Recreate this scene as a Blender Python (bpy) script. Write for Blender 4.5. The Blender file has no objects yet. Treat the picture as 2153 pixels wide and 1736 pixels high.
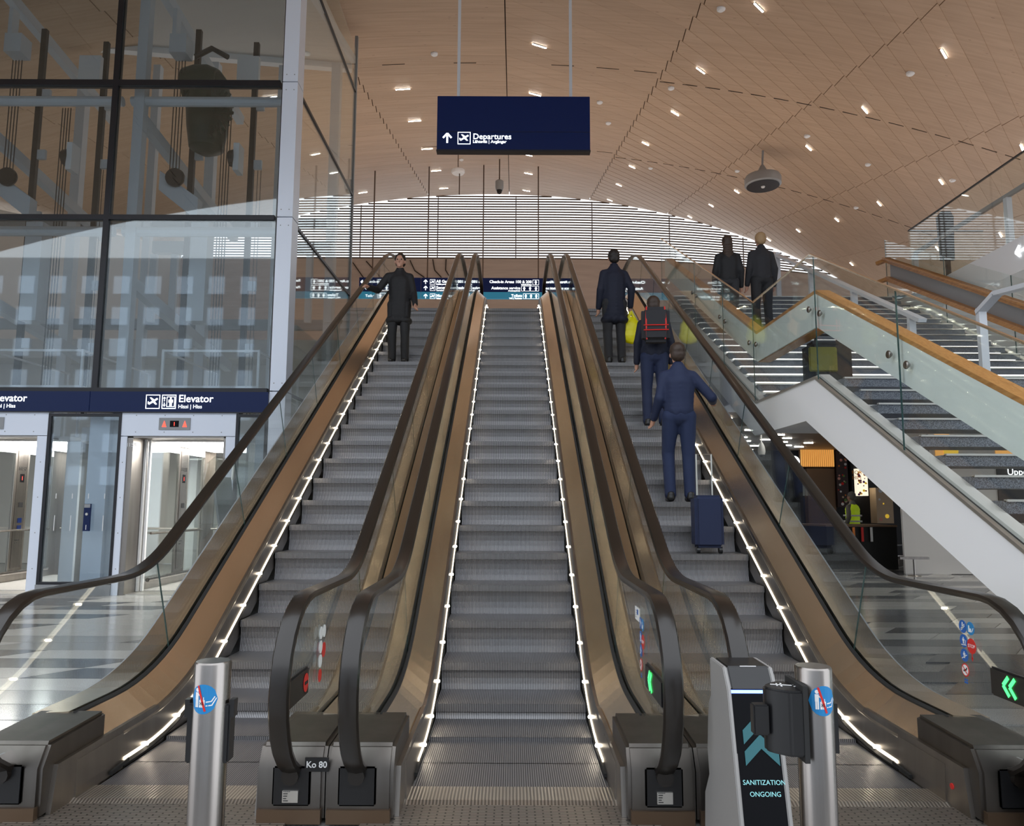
import bpy, bmesh, math, random
from math import sin, cos, tan, radians, pi, sqrt, atan
from mathutils import Vector, Matrix
random.seed(7)
S = bpy.context.scene
COL = S.collection

# ------------------------------------------------------------------ camera
FPX, W, H, CH = 1600.0, 2153.0, 1736.0, 1.42
TH = atan((1060 - H / 2) / FPX)
YAW = atan((W / 2 - 1077) / FPX * cos(TH))
ROLL = radians(0.25)
Fw = Vector((sin(YAW) * cos(TH), cos(YAW) * cos(TH), sin(TH)))
R0 = Vector((cos(YAW), -sin(YAW), 0)); U0 = R0.cross(Fw)
Rt = R0 * cos(ROLL) + U0 * sin(ROLL); Up = U0 * cos(ROLL) - R0 * sin(ROLL)
CAM = Vector((0, 0, CH))
cd = bpy.data.cameras.new('camera'); cam = bpy.data.objects.new('camera', cd); COL.objects.link(cam)
cd.sensor_fit = 'HORIZONTAL'; cd.sensor_width = 36; cd.lens = 36 * FPX / W; cd.clip_end = 600; cd.clip_start = 0.05
m = Matrix((Rt, Up, -Fw)).transposed().to_4x4(); m.translation = CAM; cam.matrix_world = m
S.camera = cam

def ray(x, y): return Fw + Rt * ((x - W / 2) / FPX) - Up * ((y - H / 2) / FPX)
def on_y(x, y, Y): d = ray(x, y); return CAM + d * ((Y - CAM.y) / d.y)
def on_x(x, y, X): d = ray(x, y); return CAM + d * ((X - CAM.x) / d.x)
def on_z(x, y, Z): d = ray(x, y); return CAM + d * ((Z - CAM.z) / d.z)
CK, CX0, CS, CA = 0.0115, -1.0, 0.2279, 8.754
def ceil_z(x, y): return CA + CS * y - CK * (x - CX0) ** 2
def on_ceil(x, y):
    d = ray(x, y)
    a = CK * d.x ** 2; b = d.z - CS * d.y + 2 * CK * d.x * (CAM.x - CX0); c = CAM.z - CA - CS * CAM.y + CK * (CAM.x - CX0) ** 2
    if abs(a) < 1e-9: t = -c / b
    else:
        D = max(b * b - 4 * a * c, 0); r = [(-b + sqrt(D)) / (2 * a), (-b - sqrt(D)) / (2 * a)]; t = min(q for q in r if q > 0)
    return CAM + d * t

# ------------------------------------------------------------------ world, exposure
S.view_settings.view_transform = 'Standard'; S.view_settings.look = 'None'
S.view_settings.gamma = 1; S.view_settings.use_curve_mapping = False
S.view_settings.exposure = 0.66
wd = bpy.data.worlds.new('daylight'); S.world = wd; wd.use_nodes = True
wn = wd.node_tree.nodes; bgn = wn['Background']
bgn.inputs['Color'].default_value = (0.88, 0.93, 1.0, 1); bgn.inputs['Strength'].default_value = 1.5
try:
    S.cycles.transparent_max_bounces = 40
except Exception: pass

def area(name, loc, rot, sx, sy, power, color):
    l = bpy.data.lights.new(name, 'AREA'); l.shape = 'RECTANGLE'; l.size = sx; l.size_y = sy; l.energy = power; l.color = color
    o = bpy.data.objects.new(name, l); COL.objects.link(o); o.location = loc; o.rotation_euler = rot; return o
# unseen fill lights added over upper floor and gallery to brighten the vault
area('vault_fill', (0, 27, 5.6), (pi, 0, 0), 16, 14, 300, (1, .90, .82))
area('vault_fill', (13.5, 16, 5.6), (pi, 0, 0), 10, 20, 140, (1, .90, .82))
area('vault_fill', (-9, 24, 5.6), (pi, 0, 0), 8, 10, 80, (1, .90, .82))

# ------------------------------------------------------------------ materials
def mat(name, color=(.5, .5, .5), rough=.5, metal=0.0, emit=None, estr=0.0, spec=None, coat=0.0):
    mm = bpy.data.materials.new(name); mm.use_nodes = True
    b = mm.node_tree.nodes['Principled BSDF']
    b.inputs['Base Color'].default_value = (*color, 1); b.inputs['Roughness'].default_value = rough; b.inputs['Metallic'].default_value = metal
    if spec is not None: b.inputs['Specular IOR Level'].default_value = spec
    if coat: b.inputs['Coat Weight'].default_value = coat; b.inputs['Coat Roughness'].default_value = .08
    if emit: b.inputs['Emission Color'].default_value = (*emit, 1); b.inputs['Emission Strength'].default_value = estr
    return mm
def nd(mm, t, **kw):
    n = mm.node_tree.nodes.new(t)
    for k, v in kw.items(): setattr(n, k, v)
    return n
def lk(mm, a, b): mm.node_tree.links.new(a, b)
def speckle(name, c1, c2, scale, rough=.4, c3=None, stretch=(1, 1, 1), bump=0.0, detail=3, lo=.35, hi=.65, metal=0.0):
    mm = mat(name, c1, rough, metal); b = mm.node_tree.nodes['Principled BSDF']
    tc = nd(mm, 'ShaderNodeTexCoord'); mp = nd(mm, 'ShaderNodeMapping'); mp.inputs['Scale'].default_value = stretch
    nz = nd(mm, 'ShaderNodeTexNoise'); nz.inputs['Scale'].default_value = scale; nz.inputs['Detail'].default_value = detail
    rp = nd(mm, 'ShaderNodeValToRGB'); e = rp.color_ramp.elements
    e[0].position = lo; e[0].color = (*c1, 1); e[1].position = hi; e[1].color = (*c2, 1)
    if c3: x = e.new((lo + hi) / 2); x.color = (*c3, 1)
    lk(mm, tc.outputs['Object'], mp.inputs['Vector']); lk(mm, mp.outputs['Vector'], nz.inputs['Vector']); lk(mm, nz.outputs['Fac'], rp.inputs['Fac']); lk(mm, rp.outputs['Color'], b.inputs['Base Color'])
    if bump:
        bp = nd(mm, 'ShaderNodeBump'); bp.inputs['Strength'].default_value = bump; bp.inputs['Distance'].default_value = .01
        lk(mm, nz.outputs['Fac'], bp.inputs['Height']); lk(mm, bp.outputs['Normal'], b.inputs['Normal'])
    return mm
def glassmat(name, tint=(.968, .985, .976), refl=.04, edge=.75):
    mm = bpy.data.materials.new(name); mm.use_nodes = True; nt = mm.node_tree
    for n in list(nt.nodes): nt.nodes.remove(n)
    out = nd(mm, 'ShaderNodeOutputMaterial'); tr = nd(mm, 'ShaderNodeBsdfTransparent'); gl = nd(mm, 'ShaderNodeBsdfGlossy'); mx = nd(mm, 'ShaderNodeMixShader')
    tr.inputs['Color'].default_value = (*tint, 1); gl.inputs['Roughness'].default_value = .02; gl.inputs['Color'].default_value = (.95, 1, 1, 1)
    lw = nd(mm, 'ShaderNodeLayerWeight'); lw.inputs['Blend'].default_value = .5
    pw = nd(mm, 'ShaderNodeMath', operation='POWER'); pw.inputs[1].default_value = 4.0
    ml = nd(mm, 'ShaderNodeMath', operation='MULTIPLY_ADD'); ml.inputs[1].default_value = edge; ml.inputs[2].default_value = refl
    lk(mm, lw.outputs['Facing'], pw.inputs[0]); lk(mm, pw.outputs[0], ml.inputs[0]); lk(mm, ml.outputs[0], mx.inputs['Fac'])
    lk(mm, tr.outputs[0], mx.inputs[1]); lk(mm, gl.outputs[0], mx.inputs[2]); lk(mm, mx.outputs[0], out.inputs['Surface'])
    return mm
def ribbed(name, c1, c2, freq, rough=.4, metal=.6, axis='X'):
    mm = mat(name, c1, rough, metal); b = mm.node_tree.nodes['Principled BSDF']
    tc = nd(mm, 'ShaderNodeTexCoord'); sp = nd(mm, 'ShaderNodeSeparateXYZ'); lk(mm, tc.outputs['Object'], sp.inputs[0])
    ml = nd(mm, 'ShaderNodeMath', operation='MULTIPLY'); ml.inputs[1].default_value = freq * 2 * pi
    sn = nd(mm, 'ShaderNodeMath', operation='SINE'); rp = nd(mm, 'ShaderNodeValToRGB')
    ad = nd(mm, 'ShaderNodeMath', operation='MULTIPLY_ADD'); ad.inputs[1].default_value = .5; ad.inputs[2].default_value = .5
    lk(mm, sp.outputs[axis], ml.inputs[0]); lk(mm, ml.outputs[0], sn.inputs[0]); lk(mm, sn.outputs[0], ad.inputs[0]); lk(mm, ad.outputs[0], rp.inputs['Fac'])
    e = rp.color_ramp.elements; e[0].position = .25; e[0].color = (*c1, 1); e[1].position = .75; e[1].color = (*c2, 1)
    lk(mm, rp.outputs['Color'], b.inputs['Base Color'])
    bp = nd(mm, 'ShaderNodeBump'); bp.inputs['Strength'].default_value = .35; bp.inputs['Distance'].default_value = .004
    lk(mm, ad.outputs[0], bp.inputs['Height']); lk(mm, bp.outputs['Normal'], b.inputs['Normal'])
    return mm
def plates(name):     # aluminium landing plate with short dashes cast into it
    mm = mat(name, (.36, .32, .28), .38, .75); b = mm.node_tree.nodes['Principled BSDF']
    tc = nd(mm, 'ShaderNodeTexCoord'); br = nd(mm, 'ShaderNodeTexBrick')
    br.inputs['Scale'].default_value = 1.0; br.inputs['Brick Width'].default_value = .075; br.inputs['Row Height'].default_value = .018
    br.inputs['Mortar Size'].default_value = .0042; br.inputs['Mortar Smooth'].default_value = .1; br.inputs['Color1'].default_value = (.40, .36, .31, 1); br.inputs['Color2'].default_value = (.36, .32, .28, 1); br.inputs['Mortar'].default_value = (.10, .09, .08, 1)
    lk(mm, tc.outputs['Object'], br.inputs['Vector']); lk(mm, br.outputs['Color'], b.inputs['Base Color'])
    return mm
def emis(name, c, s): return mat(name, (0, 0, 0), .5, emit=c, estr=s)

M = {}
M['wood_ceiling'] = speckle('pale_birch_ceiling', (.49, .335, .22), (.56, .395, .27), 3.0, .55, stretch=(.25, 3.0, 1), detail=4)
def add_knots(mm):
    b = mm.node_tree.nodes['Principled BSDF']; rp = [n for n in mm.node_tree.nodes if n.type == 'VALTORGB'][0]
    tc = nd(mm, 'ShaderNodeTexCoord'); mp = nd(mm, 'ShaderNodeMapping'); mp.inputs['Scale'].default_value = (1.1, 3.2, 1.5)
    vo = nd(mm, 'ShaderNodeTexVoronoi'); vo.inputs['Scale'].default_value = 1.6
    th = nd(mm, 'ShaderNodeMath', operation='LESS_THAN'); th.inputs[1].default_value = .07
    mx = nd(mm, 'ShaderNodeMix', data_type='RGBA'); mx.inputs['B'].default_value = (.26, .16, .10, 1)
    g = nd(mm, 'ShaderNodeMath', operation='MULTIPLY'); g.inputs[1].default_value = .7
    ob = nd(mm, 'ShaderNodeObjectInfo'); hs = nd(mm, 'ShaderNodeHueSaturation'); mv = nd(mm, 'ShaderNodeMath', operation='MULTIPLY_ADD'); mv.inputs[1].default_value = .09; mv.inputs[2].default_value = .955
    lk(mm, tc.outputs['Object'], mp.inputs[0]); lk(mm, mp.outputs[0], vo.inputs['Vector']); lk(mm, vo.outputs['Distance'], th.inputs[0]); lk(mm, th.outputs[0], g.inputs[0])
    lk(mm, g.outputs[0], mx.inputs['Factor']); lk(mm, rp.outputs['Color'], mx.inputs['A'])
    lk(mm, ob.outputs['Random'], mv.inputs[0]); lk(mm, mv.outputs[0], hs.inputs['Value']); lk(mm, mx.outputs['Result'], hs.inputs['Color']); lk(mm, hs.outputs['Color'], b.inputs['Base Color'])
add_knots(M['wood_ceiling'])
M['backing'] = mat('dark_ceiling_void', (.03, .022, .018), .9)
M['bronze'] = speckle('bronze_tinted_steel_deck', (.82, .67, .50), (.90, .745, .565), 6, .27, stretch=(1, .2, .2), metal=1.0)
M['steel'] = speckle('brushed_stainless_steel', (.30, .275, .25), (.36, .33, .30), 8, .33, stretch=(1, 1, .1), metal=1.0)
M['cover_steel'] = speckle('dull_cover_steel', (.13, .117, .105), (.165, .15, .135), 8, .36, stretch=(1, 1, .1), metal=1.0)
M['kick'] = mat('kick_metal_floor_reflection', (.15, .10, .065), .45, .8)  # brown of the floor's reflection put into the metal's colour
M['tube_steel'] = speckle('brushed_tube_steel', (.24, .22, .205), (.32, .295, .275), 30, .25, stretch=(1, 1, .02), metal=1.0)
M['rubber'] = mat('black_handrail_rubber', (.012, .009, .007), .28, spec=.5, coat=.1)
M['black'] = mat('black_plastic', (.008, .008, .009), .35)
M['blackmatte'] = mat('matte_black', (.012, .012, .012), .7)
M['glass'] = glassmat('clear_balustrade_glass')
M['glass_dark'] = glassmat('shaft_facade_glass', (.80, .84, .86), .09, .8)
M['glass_edge'] = mat('green_glass_edge', (.03, .075, .07), .15)
M['tread_rib'] = ribbed('ribbed_step_metal', (.078, .078, .083), (.285, .28, .29), 85, .4, .6)
M['plate'] = plates('slotted_landing_plate')
M['comb'] = ribbed('comb_plate_metal', (.30, .28, .25), (.62, .59, .54), 60, .3, .9)
M['led'] = emis('warm_white_led', (1, .87, .68), 22)
M['stripglow'] = emis('warm_profile_glow', (1, .85, .64), 2.4)  # shine of the reflecting profile between the LEDs, done as a glow
M['ledwhite'] = emis('cool_white_led', (1, .97, .90), 3)
M['ledgallery'] = emis('gallery_led', (1, .97, .90), 30)
M['ledcourt'] = emis('food_court_led', (1, .95, .86), 28)
M['lamp'] = emis('ceiling_luminaire_led', (1, .95, .86), 25)
M['cablight'] = emis('cabin_ceiling_light', (1, .98, .93), 10)
M['white'] = mat('white_paint', (.86, .86, .87), .45)
M['whitepanel'] = mat('blue_white_enamel_panel', (.78, .84, .95), .35)
M['offwhite'] = mat('warm_white_plaster', (.62, .60, .57), .7)
M['greysteel'] = mat('grey_painted_steel', (.30, .31, .32), .45)
M['shaftgrey'] = mat('pale_grey_shaft_steel', (.68, .71, .75), .45)
M['frame'] = mat('black_window_frame', (.012, .012, .016), .4)
M['navy'] = mat('navy_sign_face', (.0022, .009, .048), .3, spec=.3, emit=(.001, .009, .06), estr=.18)
M['teal'] = mat('teal_sign_band', (.02, .16, .26), .25, emit=(.02, .16, .26), estr=.35)
M['letter'] = emis('lit_white_lettering', (.92, .97, 1), 1.6)
M['letterdim'] = mat('white_print', (.75, .75, .75), .5)
M['granite'] = speckle('dark_granite_tread', (.045, .05, .062), (.21, .225, .255), 190, .45, lo=.4, hi=.62)
M['alu'] = mat('aluminium_nosing', (.62, .60, .56), .3, .85)
M['terr_l'] = speckle('light_terrazzo', (.46, .445, .42), (.70, .68, .65), 140, .16)
M['terr_m'] = speckle('mid_terrazzo', (.26, .25, .24), (.46, .45, .43), 140, .16)
M['terr_d'] = speckle('dark_terrazzo', (.075, .078, .085), (.18, .185, .195), 140, .16)
M['terr_base'] = speckle('terrazzo_bed', (.26, .25, .24), (.42, .41, .39), 120, .2)
M['oak'] = speckle('orange_oak', (.40, .17, .045), (.56, .27, .085), 14, .35, stretch=(8, .6, 4))
M['paleglass'] = mat('pale_green_painted_glass', (.78, .83, .81), .2, coat=.3)
M['opp_window'] = mat('window_painted_reflection', (.70, .78, .88), .4)  # bright reflection in the panes put into a plain pale colour
M['rail_white'] = mat('white_powder_coat', (.66, .68, .72), .35)
M['green'] = mat('dark_green_machine_paint', (.006, .035, .022), .4)
M['ropes'] = mat('dark_steel_rope', (.02, .02, .022), .5)
M['slat'] = mat('louvre_slat', (.11, .075, .055), .6)
M['beige'] = speckle('beige_birch_wall', (.47, .385, .335), (.53, .44, .385), 2, .6, stretch=(.3, 1, 3))
M['red'] = mat('red_print', (.62, .02, .015), .4)
M['blue'] = mat('blue_print', (.01, .11, .42), .35)
M['lblue'] = mat('light_blue_print', (.012, .21, .50), .35)
M['whiteprint'] = mat('white_sticker', (.80, .80, .80), .4)
M['redled'] = emis('red_led', (1, .05, .03), 2.5)
M['greenled'] = emis('green_led', (.05, 1, .15), 2.0)
M['blueled'] = emis('blue_led_bar', (.10, .20, 1), 5)
M['screen'] = mat('dark_screen', (.004, .004, .005), .25, spec=.15)
M['tealpix'] = emis('teal_screen_pixels', (.05, .26, .32), .35)
M['amberglow'] = emis('amber_reflection_glow', (1, .16, .01), .6)  # glow colour for the reflection shapes on the cabinet front
M['cyanletter'] = emis('pale_cyan_screen_letters', (.25, .60, .66), .9)
M['yellow'] = mat('yellow_plastic', (.75, .68, .0), .4)
M['hivis'] = mat('hi_vis_yellow', (.55, .75, .02), .6, emit=(.5, .7, .02), estr=.1)
M['skin'] = mat('skin', (.50, .27, .19), .5)
M['greysoffit'] = mat('grey_slatted_soffit', (.28, .23, .19), .5)
M['olive'] = mat('olive_fabric', (.16, .15, .02), .7)
M['cheek'] = mat('shaded_white_enamel', (.27, .26, .25), .45)  # white enamel with the shadow on the cheeks mixed into its colour
M['brownwall'] = mat('brown_wood_wall', (.16, .095, .055), .6)
M['darkwall'] = mat('near_black_wall', (.012, .013, .018), .5)
M['slatwood'] = emis('glowing_wood_batten', (.62, .30, .07), .55)  # wood given a glow of its own so that it looks lit
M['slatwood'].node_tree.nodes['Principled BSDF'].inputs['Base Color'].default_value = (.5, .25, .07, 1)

# ------------------------------------------------------------------ mesh helpers
class MB:
    def __init__(s): s.v = []; s.f = []
    def add(s, vs, fs):
        n = len(s.v); s.v += [tuple(p) for p in vs]; s.f += [tuple(i + n for i in q) for q in fs]; return s
    def box(s, x0, x1, y0, y1, z0, z1):
        return s.add([(x0, y0, z0), (x1, y0, z0), (x1, y1, z0), (x0, y1, z0), (x0, y0, z1), (x1, y0, z1), (x1, y1, z1), (x0, y1, z1)],
                     [(0, 3, 2, 1), (4, 5, 6, 7), (0, 1, 5, 4), (1, 2, 6, 5), (2, 3, 7, 6), (3, 0, 4, 7)])
    def prism(s, poly, a0, a1, axis='x'):
        # poly: list of 2D points; axis = extrusion axis. 'x': (y,z), 'y': (x,z), 'z': (x,y)
        n = len(poly)
        g = {'x': lambda p, a: (a, p[0], p[1]), 'y': lambda p, a: (p[0], a, p[1]), 'z': lambda p, a: (p[0], p[1], a)}[axis]
        vs = [g(p, a0) for p in poly] + [g(p, a1) for p in poly]
        fs = [tuple(range(n)), tuple(range(2 * n - 1, n - 1, -1))] + [(i, i + n, (i + 1) % n + n, (i + 1) % n) for i in range(n)]
        return s.add(vs, fs)
    def bar(s, p, q, w, h=None, up=(0, 0, 1)):
        h = h or w; p = Vector(p); q = Vector(q); d = (q - p).normalized(); u = Vector(up)
        if abs(d.dot(u)) > .98: u = Vector((0, 1, 0))
        sx = d.cross(u).normalized(); sy = sx.cross(d).normalized(); vs = []
        for c in (p, q):
            for a, b in ((-1, -1), (1, -1), (1, 1), (-1, 1)): vs.append(c + sx * a * w / 2 + sy * b * h / 2)
        return s.add(vs, [(0, 1, 2, 3), (7, 6, 5, 4), (0, 4, 5, 1), (1, 5, 6, 2), (2, 6, 7, 3), (3, 7, 4, 0)])
    def tube(s, pts, r, n=8, cap=True):
        pts = [Vector(p) for p in pts]; k = len(pts); vs = []; rs = r if isinstance(r, (list, tuple)) else [r] * k
        prev = None
        for i, p in enumerate(pts):
            d = (pts[min(i + 1, k - 1)] - pts[max(i - 1, 0)]).normalized()
            if prev is None:
                u = Vector((0, 0, 1)) if abs(d.z) < .9 else Vector((1, 0, 0)); a = d.cross(u).normalized()
            else: a = (prev - d * prev.dot(d)).normalized()
            prev = a; b = d.cross(a)
            for j in range(n): t = 2 * pi * j / n; vs.append(p + (a * cos(t) + b * sin(t)) * rs[i])
        fs = [(i * n + j, i * n + (j + 1) % n, (i + 1) * n + (j + 1) % n, (i + 1) * n + j) for i in range(k - 1) for j in range(n)]
        if cap: fs += [tuple(range(n - 1, -1, -1)), tuple(range((k - 1) * n, k * n))]
        return s.add(vs, fs)
    def lathe(s, prof, c=(0, 0, 0), n=24, axis='z'):
        vs = []
        for r, h in prof:
            for j in range(n):
                t = 2 * pi * j / n; a, b = r * cos(t), r * sin(t)
                vs.append({'z': (c[0] + a, c[1] + b, c[2] + h), 'x': (c[0] + h, c[1] + a, c[2] + b), 'y': (c[0] + a, c[1] + h, c[2] + b)}[axis])
        k = len(prof); fs = [(i * n + j, i * n + (j + 1) % n, (i + 1) * n + (j + 1) % n, (i + 1) * n + j) for i in range(k - 1) for j in range(n)]
        fs += [tuple(range(n - 1, -1, -1)), tuple(range((k - 1) * n, k * n))]
        return s.add(vs, fs)
    def grid(s, rows):     # rows: list of equal-length lists of points
        n = len(rows[0]); vs = [p for r in rows for p in r]
        return s.add(vs, [(i * n + j, i * n + j + 1, (i + 1) * n + j + 1, (i + 1) * n + j) for i in range(len(rows) - 1) for j in range(n - 1)])
    def build(s, name, material, parent=None, smooth=False, local=False, bevel=0, seg=2):
        me = bpy.data.meshes.new(name); off = Vector((0, 0, 0)) if (parent is None or local) else wloc(parent)
        me.from_pydata([tuple(Vector(p) - off) for p in s.v], [], s.f); me.update()
        bm = bmesh.new(); bm.from_mesh(me); bmesh.ops.recalc_face_normals(bm, faces=bm.faces)
        if bevel:
            bmesh.ops.remove_doubles(bm, verts=bm.verts, dist=1e-5)
            bmesh.ops.bevel(bm, geom=[e for e in bm.edges if e.calc_face_angle(0) > .6], offset=bevel, segments=seg, affect='EDGES', clamp_overlap=True)
        bm.to_mesh(me); bm.free()
        me.materials.append(M[material] if isinstance(material, str) else material)
        if smooth or bevel:
            for p in me.polygons: p.use_smooth = True
            try: me.set_sharp_from_angle(angle=radians(35))
            except Exception: pass
        o = bpy.data.objects.new(name, me); COL.objects.link(o)
        if parent is not None: o.parent = parent
        return o
WL = {}
def wloc(o):
    while o.parent is not None: o = o.parent
    return Vector(WL.get(o.name, (0, 0, 0)))
def tag(o, label=None, cat=None, group=None, kind=None):
    if label: o['label'] = label
    if cat: o['category'] = cat
    if group: o['group'] = group
    if kind: o['kind'] = kind
    return o
def thing(name, label, cat, loc=(0, 0, 0), group=None, kind=None, rotz=0):
    o = bpy.data.objects.new(name, None); COL.objects.link(o); o.location = loc; o.rotation_euler.z = rotz; o.empty_display_size = .1
    WL[o.name] = tuple(loc); return tag(o, label, cat, group, kind)
def struct(name, mb, material, label, cat='structure', **kw):
    o = mb.build(name, material, **kw); return tag(o, label, cat, kind='structure')
def B(x0, x1, y0, y1, z0, z1): return MB().box(x0, x1, y0, y1, z0, z1)

_tc = {}
def text(s_, size, material, o, xd=(1, 0, 0), yd=(0, 0, 1), parent=None, align='LEFT', name='lettering', ext=.001, bold=0.0, sx=1.0):
    cu = bpy.data.curves.new('t', 'FONT'); cu.body = s_; cu.size = size; cu.align_x = align; cu.extrude = ext; cu.offset = bold; cu.resolution_u = 3
    to = bpy.data.objects.new('t', cu); COL.objects.link(to); bpy.context.view_layer.update()
    me = bpy.data.meshes.new_from_object(to.evaluated_get(bpy.context.evaluated_depsgraph_get()))
    bpy.data.objects.remove(to); bpy.data.curves.remove(cu)
    X = Vector(xd).normalized(); Y = Vector(yd).normalized(); Z = X.cross(Y); off = Vector(o) - (wloc(parent) if parent else Vector((0, 0, 0)))
    for v in me.vertices: v.co = off + X * v.co.x * sx + Y * v.co.y + Z * v.co.z
    me.name = name; me.materials.clear(); me.materials.append(M[material])
    ob = bpy.data.objects.new(name, me); COL.objects.link(ob)
    if parent: ob.parent = parent
    return ob
def flat(polys, material, o, xd, yd, parent, name='pictogram', depth=.0015, size=1.0):
    """flat shapes given as 2D polygons in a local frame, as thin prisms"""
    X = Vector(xd).normalized(); Y = Vector(yd).normalized(); Z = X.cross(Y); mb = MB(); o = Vector(o)
    for poly in polys:
        n = len(poly); vs = [o + X * p[0] * size + Y * p[1] * size + Z * d for d in (0, depth) for p in poly]
        mb.add(vs, [tuple(range(n - 1, -1, -1)), tuple(range(n, 2 * n))] + [(i, (i + 1) % n, (i + 1) % n + n, i + n) for i in range(n)])
    return mb.build(name, material, parent)
def disc(r, cx=0, cy=0, n=28): return [(cx + r * cos(2 * pi * i / n), cy + r * sin(2 * pi * i / n)) for i in range(n)]
def rect(x0, y0, x1, y1): return [(x0, y0), (x1, y0), (x1, y1), (x0, y1)]
def stroke(p, q, w):
    d = Vector((q[0] - p[0], q[1] - p[1])).normalized(); nrm = Vector((-d.y, d.x)) * w / 2; p = Vector(p); q = Vector(q)
    return [tuple(p - nrm), tuple(q - nrm), tuple(q + nrm), tuple(p + nrm)]
def frame2(x0, y0, x1, y1, w): return [rect(x0, y0, x1, y0 + w), rect(x0, y1 - w, x1, y1), rect(x0, y0 + w, x0 + w, y1 - w), rect(x1 - w, y0 + w, x1, y1 - w)]
ARROW_UP = [stroke((.5, 0), (.5, .86), .17), stroke((.5, .95), (.1, .5), .17), stroke((.5, .95), (.9, .5), .17)]
PLANE = [stroke((.16, .32), (.88, .78), .15), [(.45, .50), (.60, .62), (.86, .30), (.74, .26)], [(.42, .62), (.60, .70), (.34, .88), (.22, .86)], [(.10, .30), (.06, .52), (.14, .54), (.26, .36)]]
MAN = [disc(.10, .5, .88, 14), rect(.36, .42, .64, .76), rect(.37, .06, .48, .44), rect(.52, .06, .63, .44), rect(.26, .44, .34, .74), rect(.66, .44, .74, .74)]
def sc(polys, s, dx=0, dy=0): return [[(p[0] * s + dx, p[1] * s + dy) for p in q] for q in polys]

# ================================================================== SETTING
# ---- ground floor: terrazzo bed with parallelogram tiles laid in rows
floor = struct('floor', B(-24, 26, -14, 46, -.3, -.012), 'terr_base', 'polished grey terrazzo floor with rows of dark and light parallelogram tiles', 'floor')
TILE_ME = {}
def tile(mk, L):
    key = (mk, round(L, 2))
    if key not in TILE_ME:
        g = .006; sk = .32
        mb = MB().prism([(g, g), (L - g, g), (L - g + sk, .4 - g), (g + sk, .4 - g)], -.012, 0, 'z')
        o = mb.build('tile', mk); TILE_ME[key] = o.data; bpy.data.objects.remove(o)
    return TILE_ME[key]
def lay(x0, x1, y0, y1, ph):
    i = 0; y = y0
    while y < y1 - .2:
        x = x0 - random.choice([0, .8, 1.6]) - (.9 if i % 2 else 0); k = i * 7 + ph
        while x < x1 - .3:
            L = random.choice([1.2, 1.6, 1.6, 2.0])
            if i % 2 == 0: mk = 'terr_d' if (k % 2 == 0) else random.choice(['terr_l', 'terr_m'])
            else: mk = random.choice(['terr_l', 'terr_l', 'terr_m', 'terr_d'])
            if x > x0 - .05:
                L = min(L, x1 - x)
                if L > .35:
                    o = bpy.data.objects.new('tile', tile(mk, L)); COL.objects.link(o); o.parent = floor; o.location = (x, y, 0)
            x += L; k += 1
        y += .4; i += 1
lay(-9.6, -2.75, 3.2, 11.9, 0)
lay(2.6, 9.0, 3.2, 18.4, 1)

# ---- curved timber ceiling of overlapping planks, running away from the viewer
ceiling = thing('ceiling', 'vaulted pale birch plank ceiling with dark joints rising into the hall', 'ceiling', kind='structure')
def back_y(x): return 37.9 + (.012 * (x - 2) ** 2 if x > 2 else 0.0)
rows = []
for j in range(7, 64):
    rows.append([(x, min(j * .66, back_y(x) - .05), ceil_z(x, min(j * .66, back_y(x) - .05)) + .16) for x in [-24 + 1.6 * i for i in range(31)]])
MB().grid(rows).build('backing', 'backing', ceiling)
# planks fan out: across the hall left of the ridge, slanting away to the right of it
def fan(x):
    if x < -.2: return 0.0
    if x < 3.9: return .70 * (x + .2)
    return 2.87 + 1.11 * (x - 3.9)
def plank(mb, s0, s1, y):
    d = .66; n = 5; g = .012; sk = .09 if s0 > -.5 else -.09; drop = .009 if s0 > 3 else .003
    lo = []; hi = []; ridge0, ridge1 = abs(s0 + .2) < .01, abs(s1 + .2) < .01
    for i in range(n + 1):
        t = i / n; xn = s0 + g + (s1 - s0 - 2 * g) * t; xf = xn + (1 - t if ridge1 else (t if ridge0 else 1)) * sk
        yn, yf = y + fan(xn) - .01, y + fan(xf) + d + .004
        yn = min(yn, back_y(xn) - .03); yf = min(yf, back_y(xf) - .02)
        lo.append((xn, yn, ceil_z(xn, yn) - drop)); hi.append((xf, yf, ceil_z(xf, yf) - .001))
    vs = lo + hi + [(p[0], p[1], p[2] + .05) for p in lo] + [(p[0], p[1], p[2] + .05) for p in hi]; k = n + 1; fs = []
    for i in range(n):
        fs += [(i, i + 1, k + i + 1, k + i), (2 * k + i, 3 * k + i, 3 * k + i + 1, 2 * k + i + 1), (i, 2 * k + i, 2 * k + i + 1, i + 1), (k + i, k + i + 1, 3 * k + i + 1, 3 * k + i)]
    fs += [(0, k, 3 * k, 2 * k), (n, 2 * k + n, 3 * k + n, k + n)]
    mb.add(vs, fs)
cand = []; seams = [-.2 + 4.1 * i for i in range(-6, 6)]
for r in range(-34, 62):
    for c in range(len(seams) - 1):
        s0, s1 = seams[c], seams[c + 1]; y = r * .66; xm = (s0 + s1) / 2; ym = y + fan(xm) + .33
        if ym < 4.6 or y + fan(s0) > back_y(s0) - .05: continue
        q = Vector((xm, ym, ceil_z(xm, ym) - CAM.z)); w = q.dot(Fw); size = -1
        if w > .5:
            px, py = q.dot(Rt) / w * FPX + W / 2, H / 2 - q.dot(Up) / w * FPX
            if -260 < px < W + 260 and -120 < py < 640: size = 1 / w
        cand.append((size, s0, s1, y))
cand.sort(key=lambda t: -t[0])
rest = MB()
for i, (sz_, s0, s1, y) in enumerate(cand):
    if sz_ > 0 and i < 300:
        mb = MB(); plank(mb, s0, s1, y); mb.build('plank', 'wood_ceiling', ceiling)
    else: plank(rest, s0, s1, y)
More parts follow.
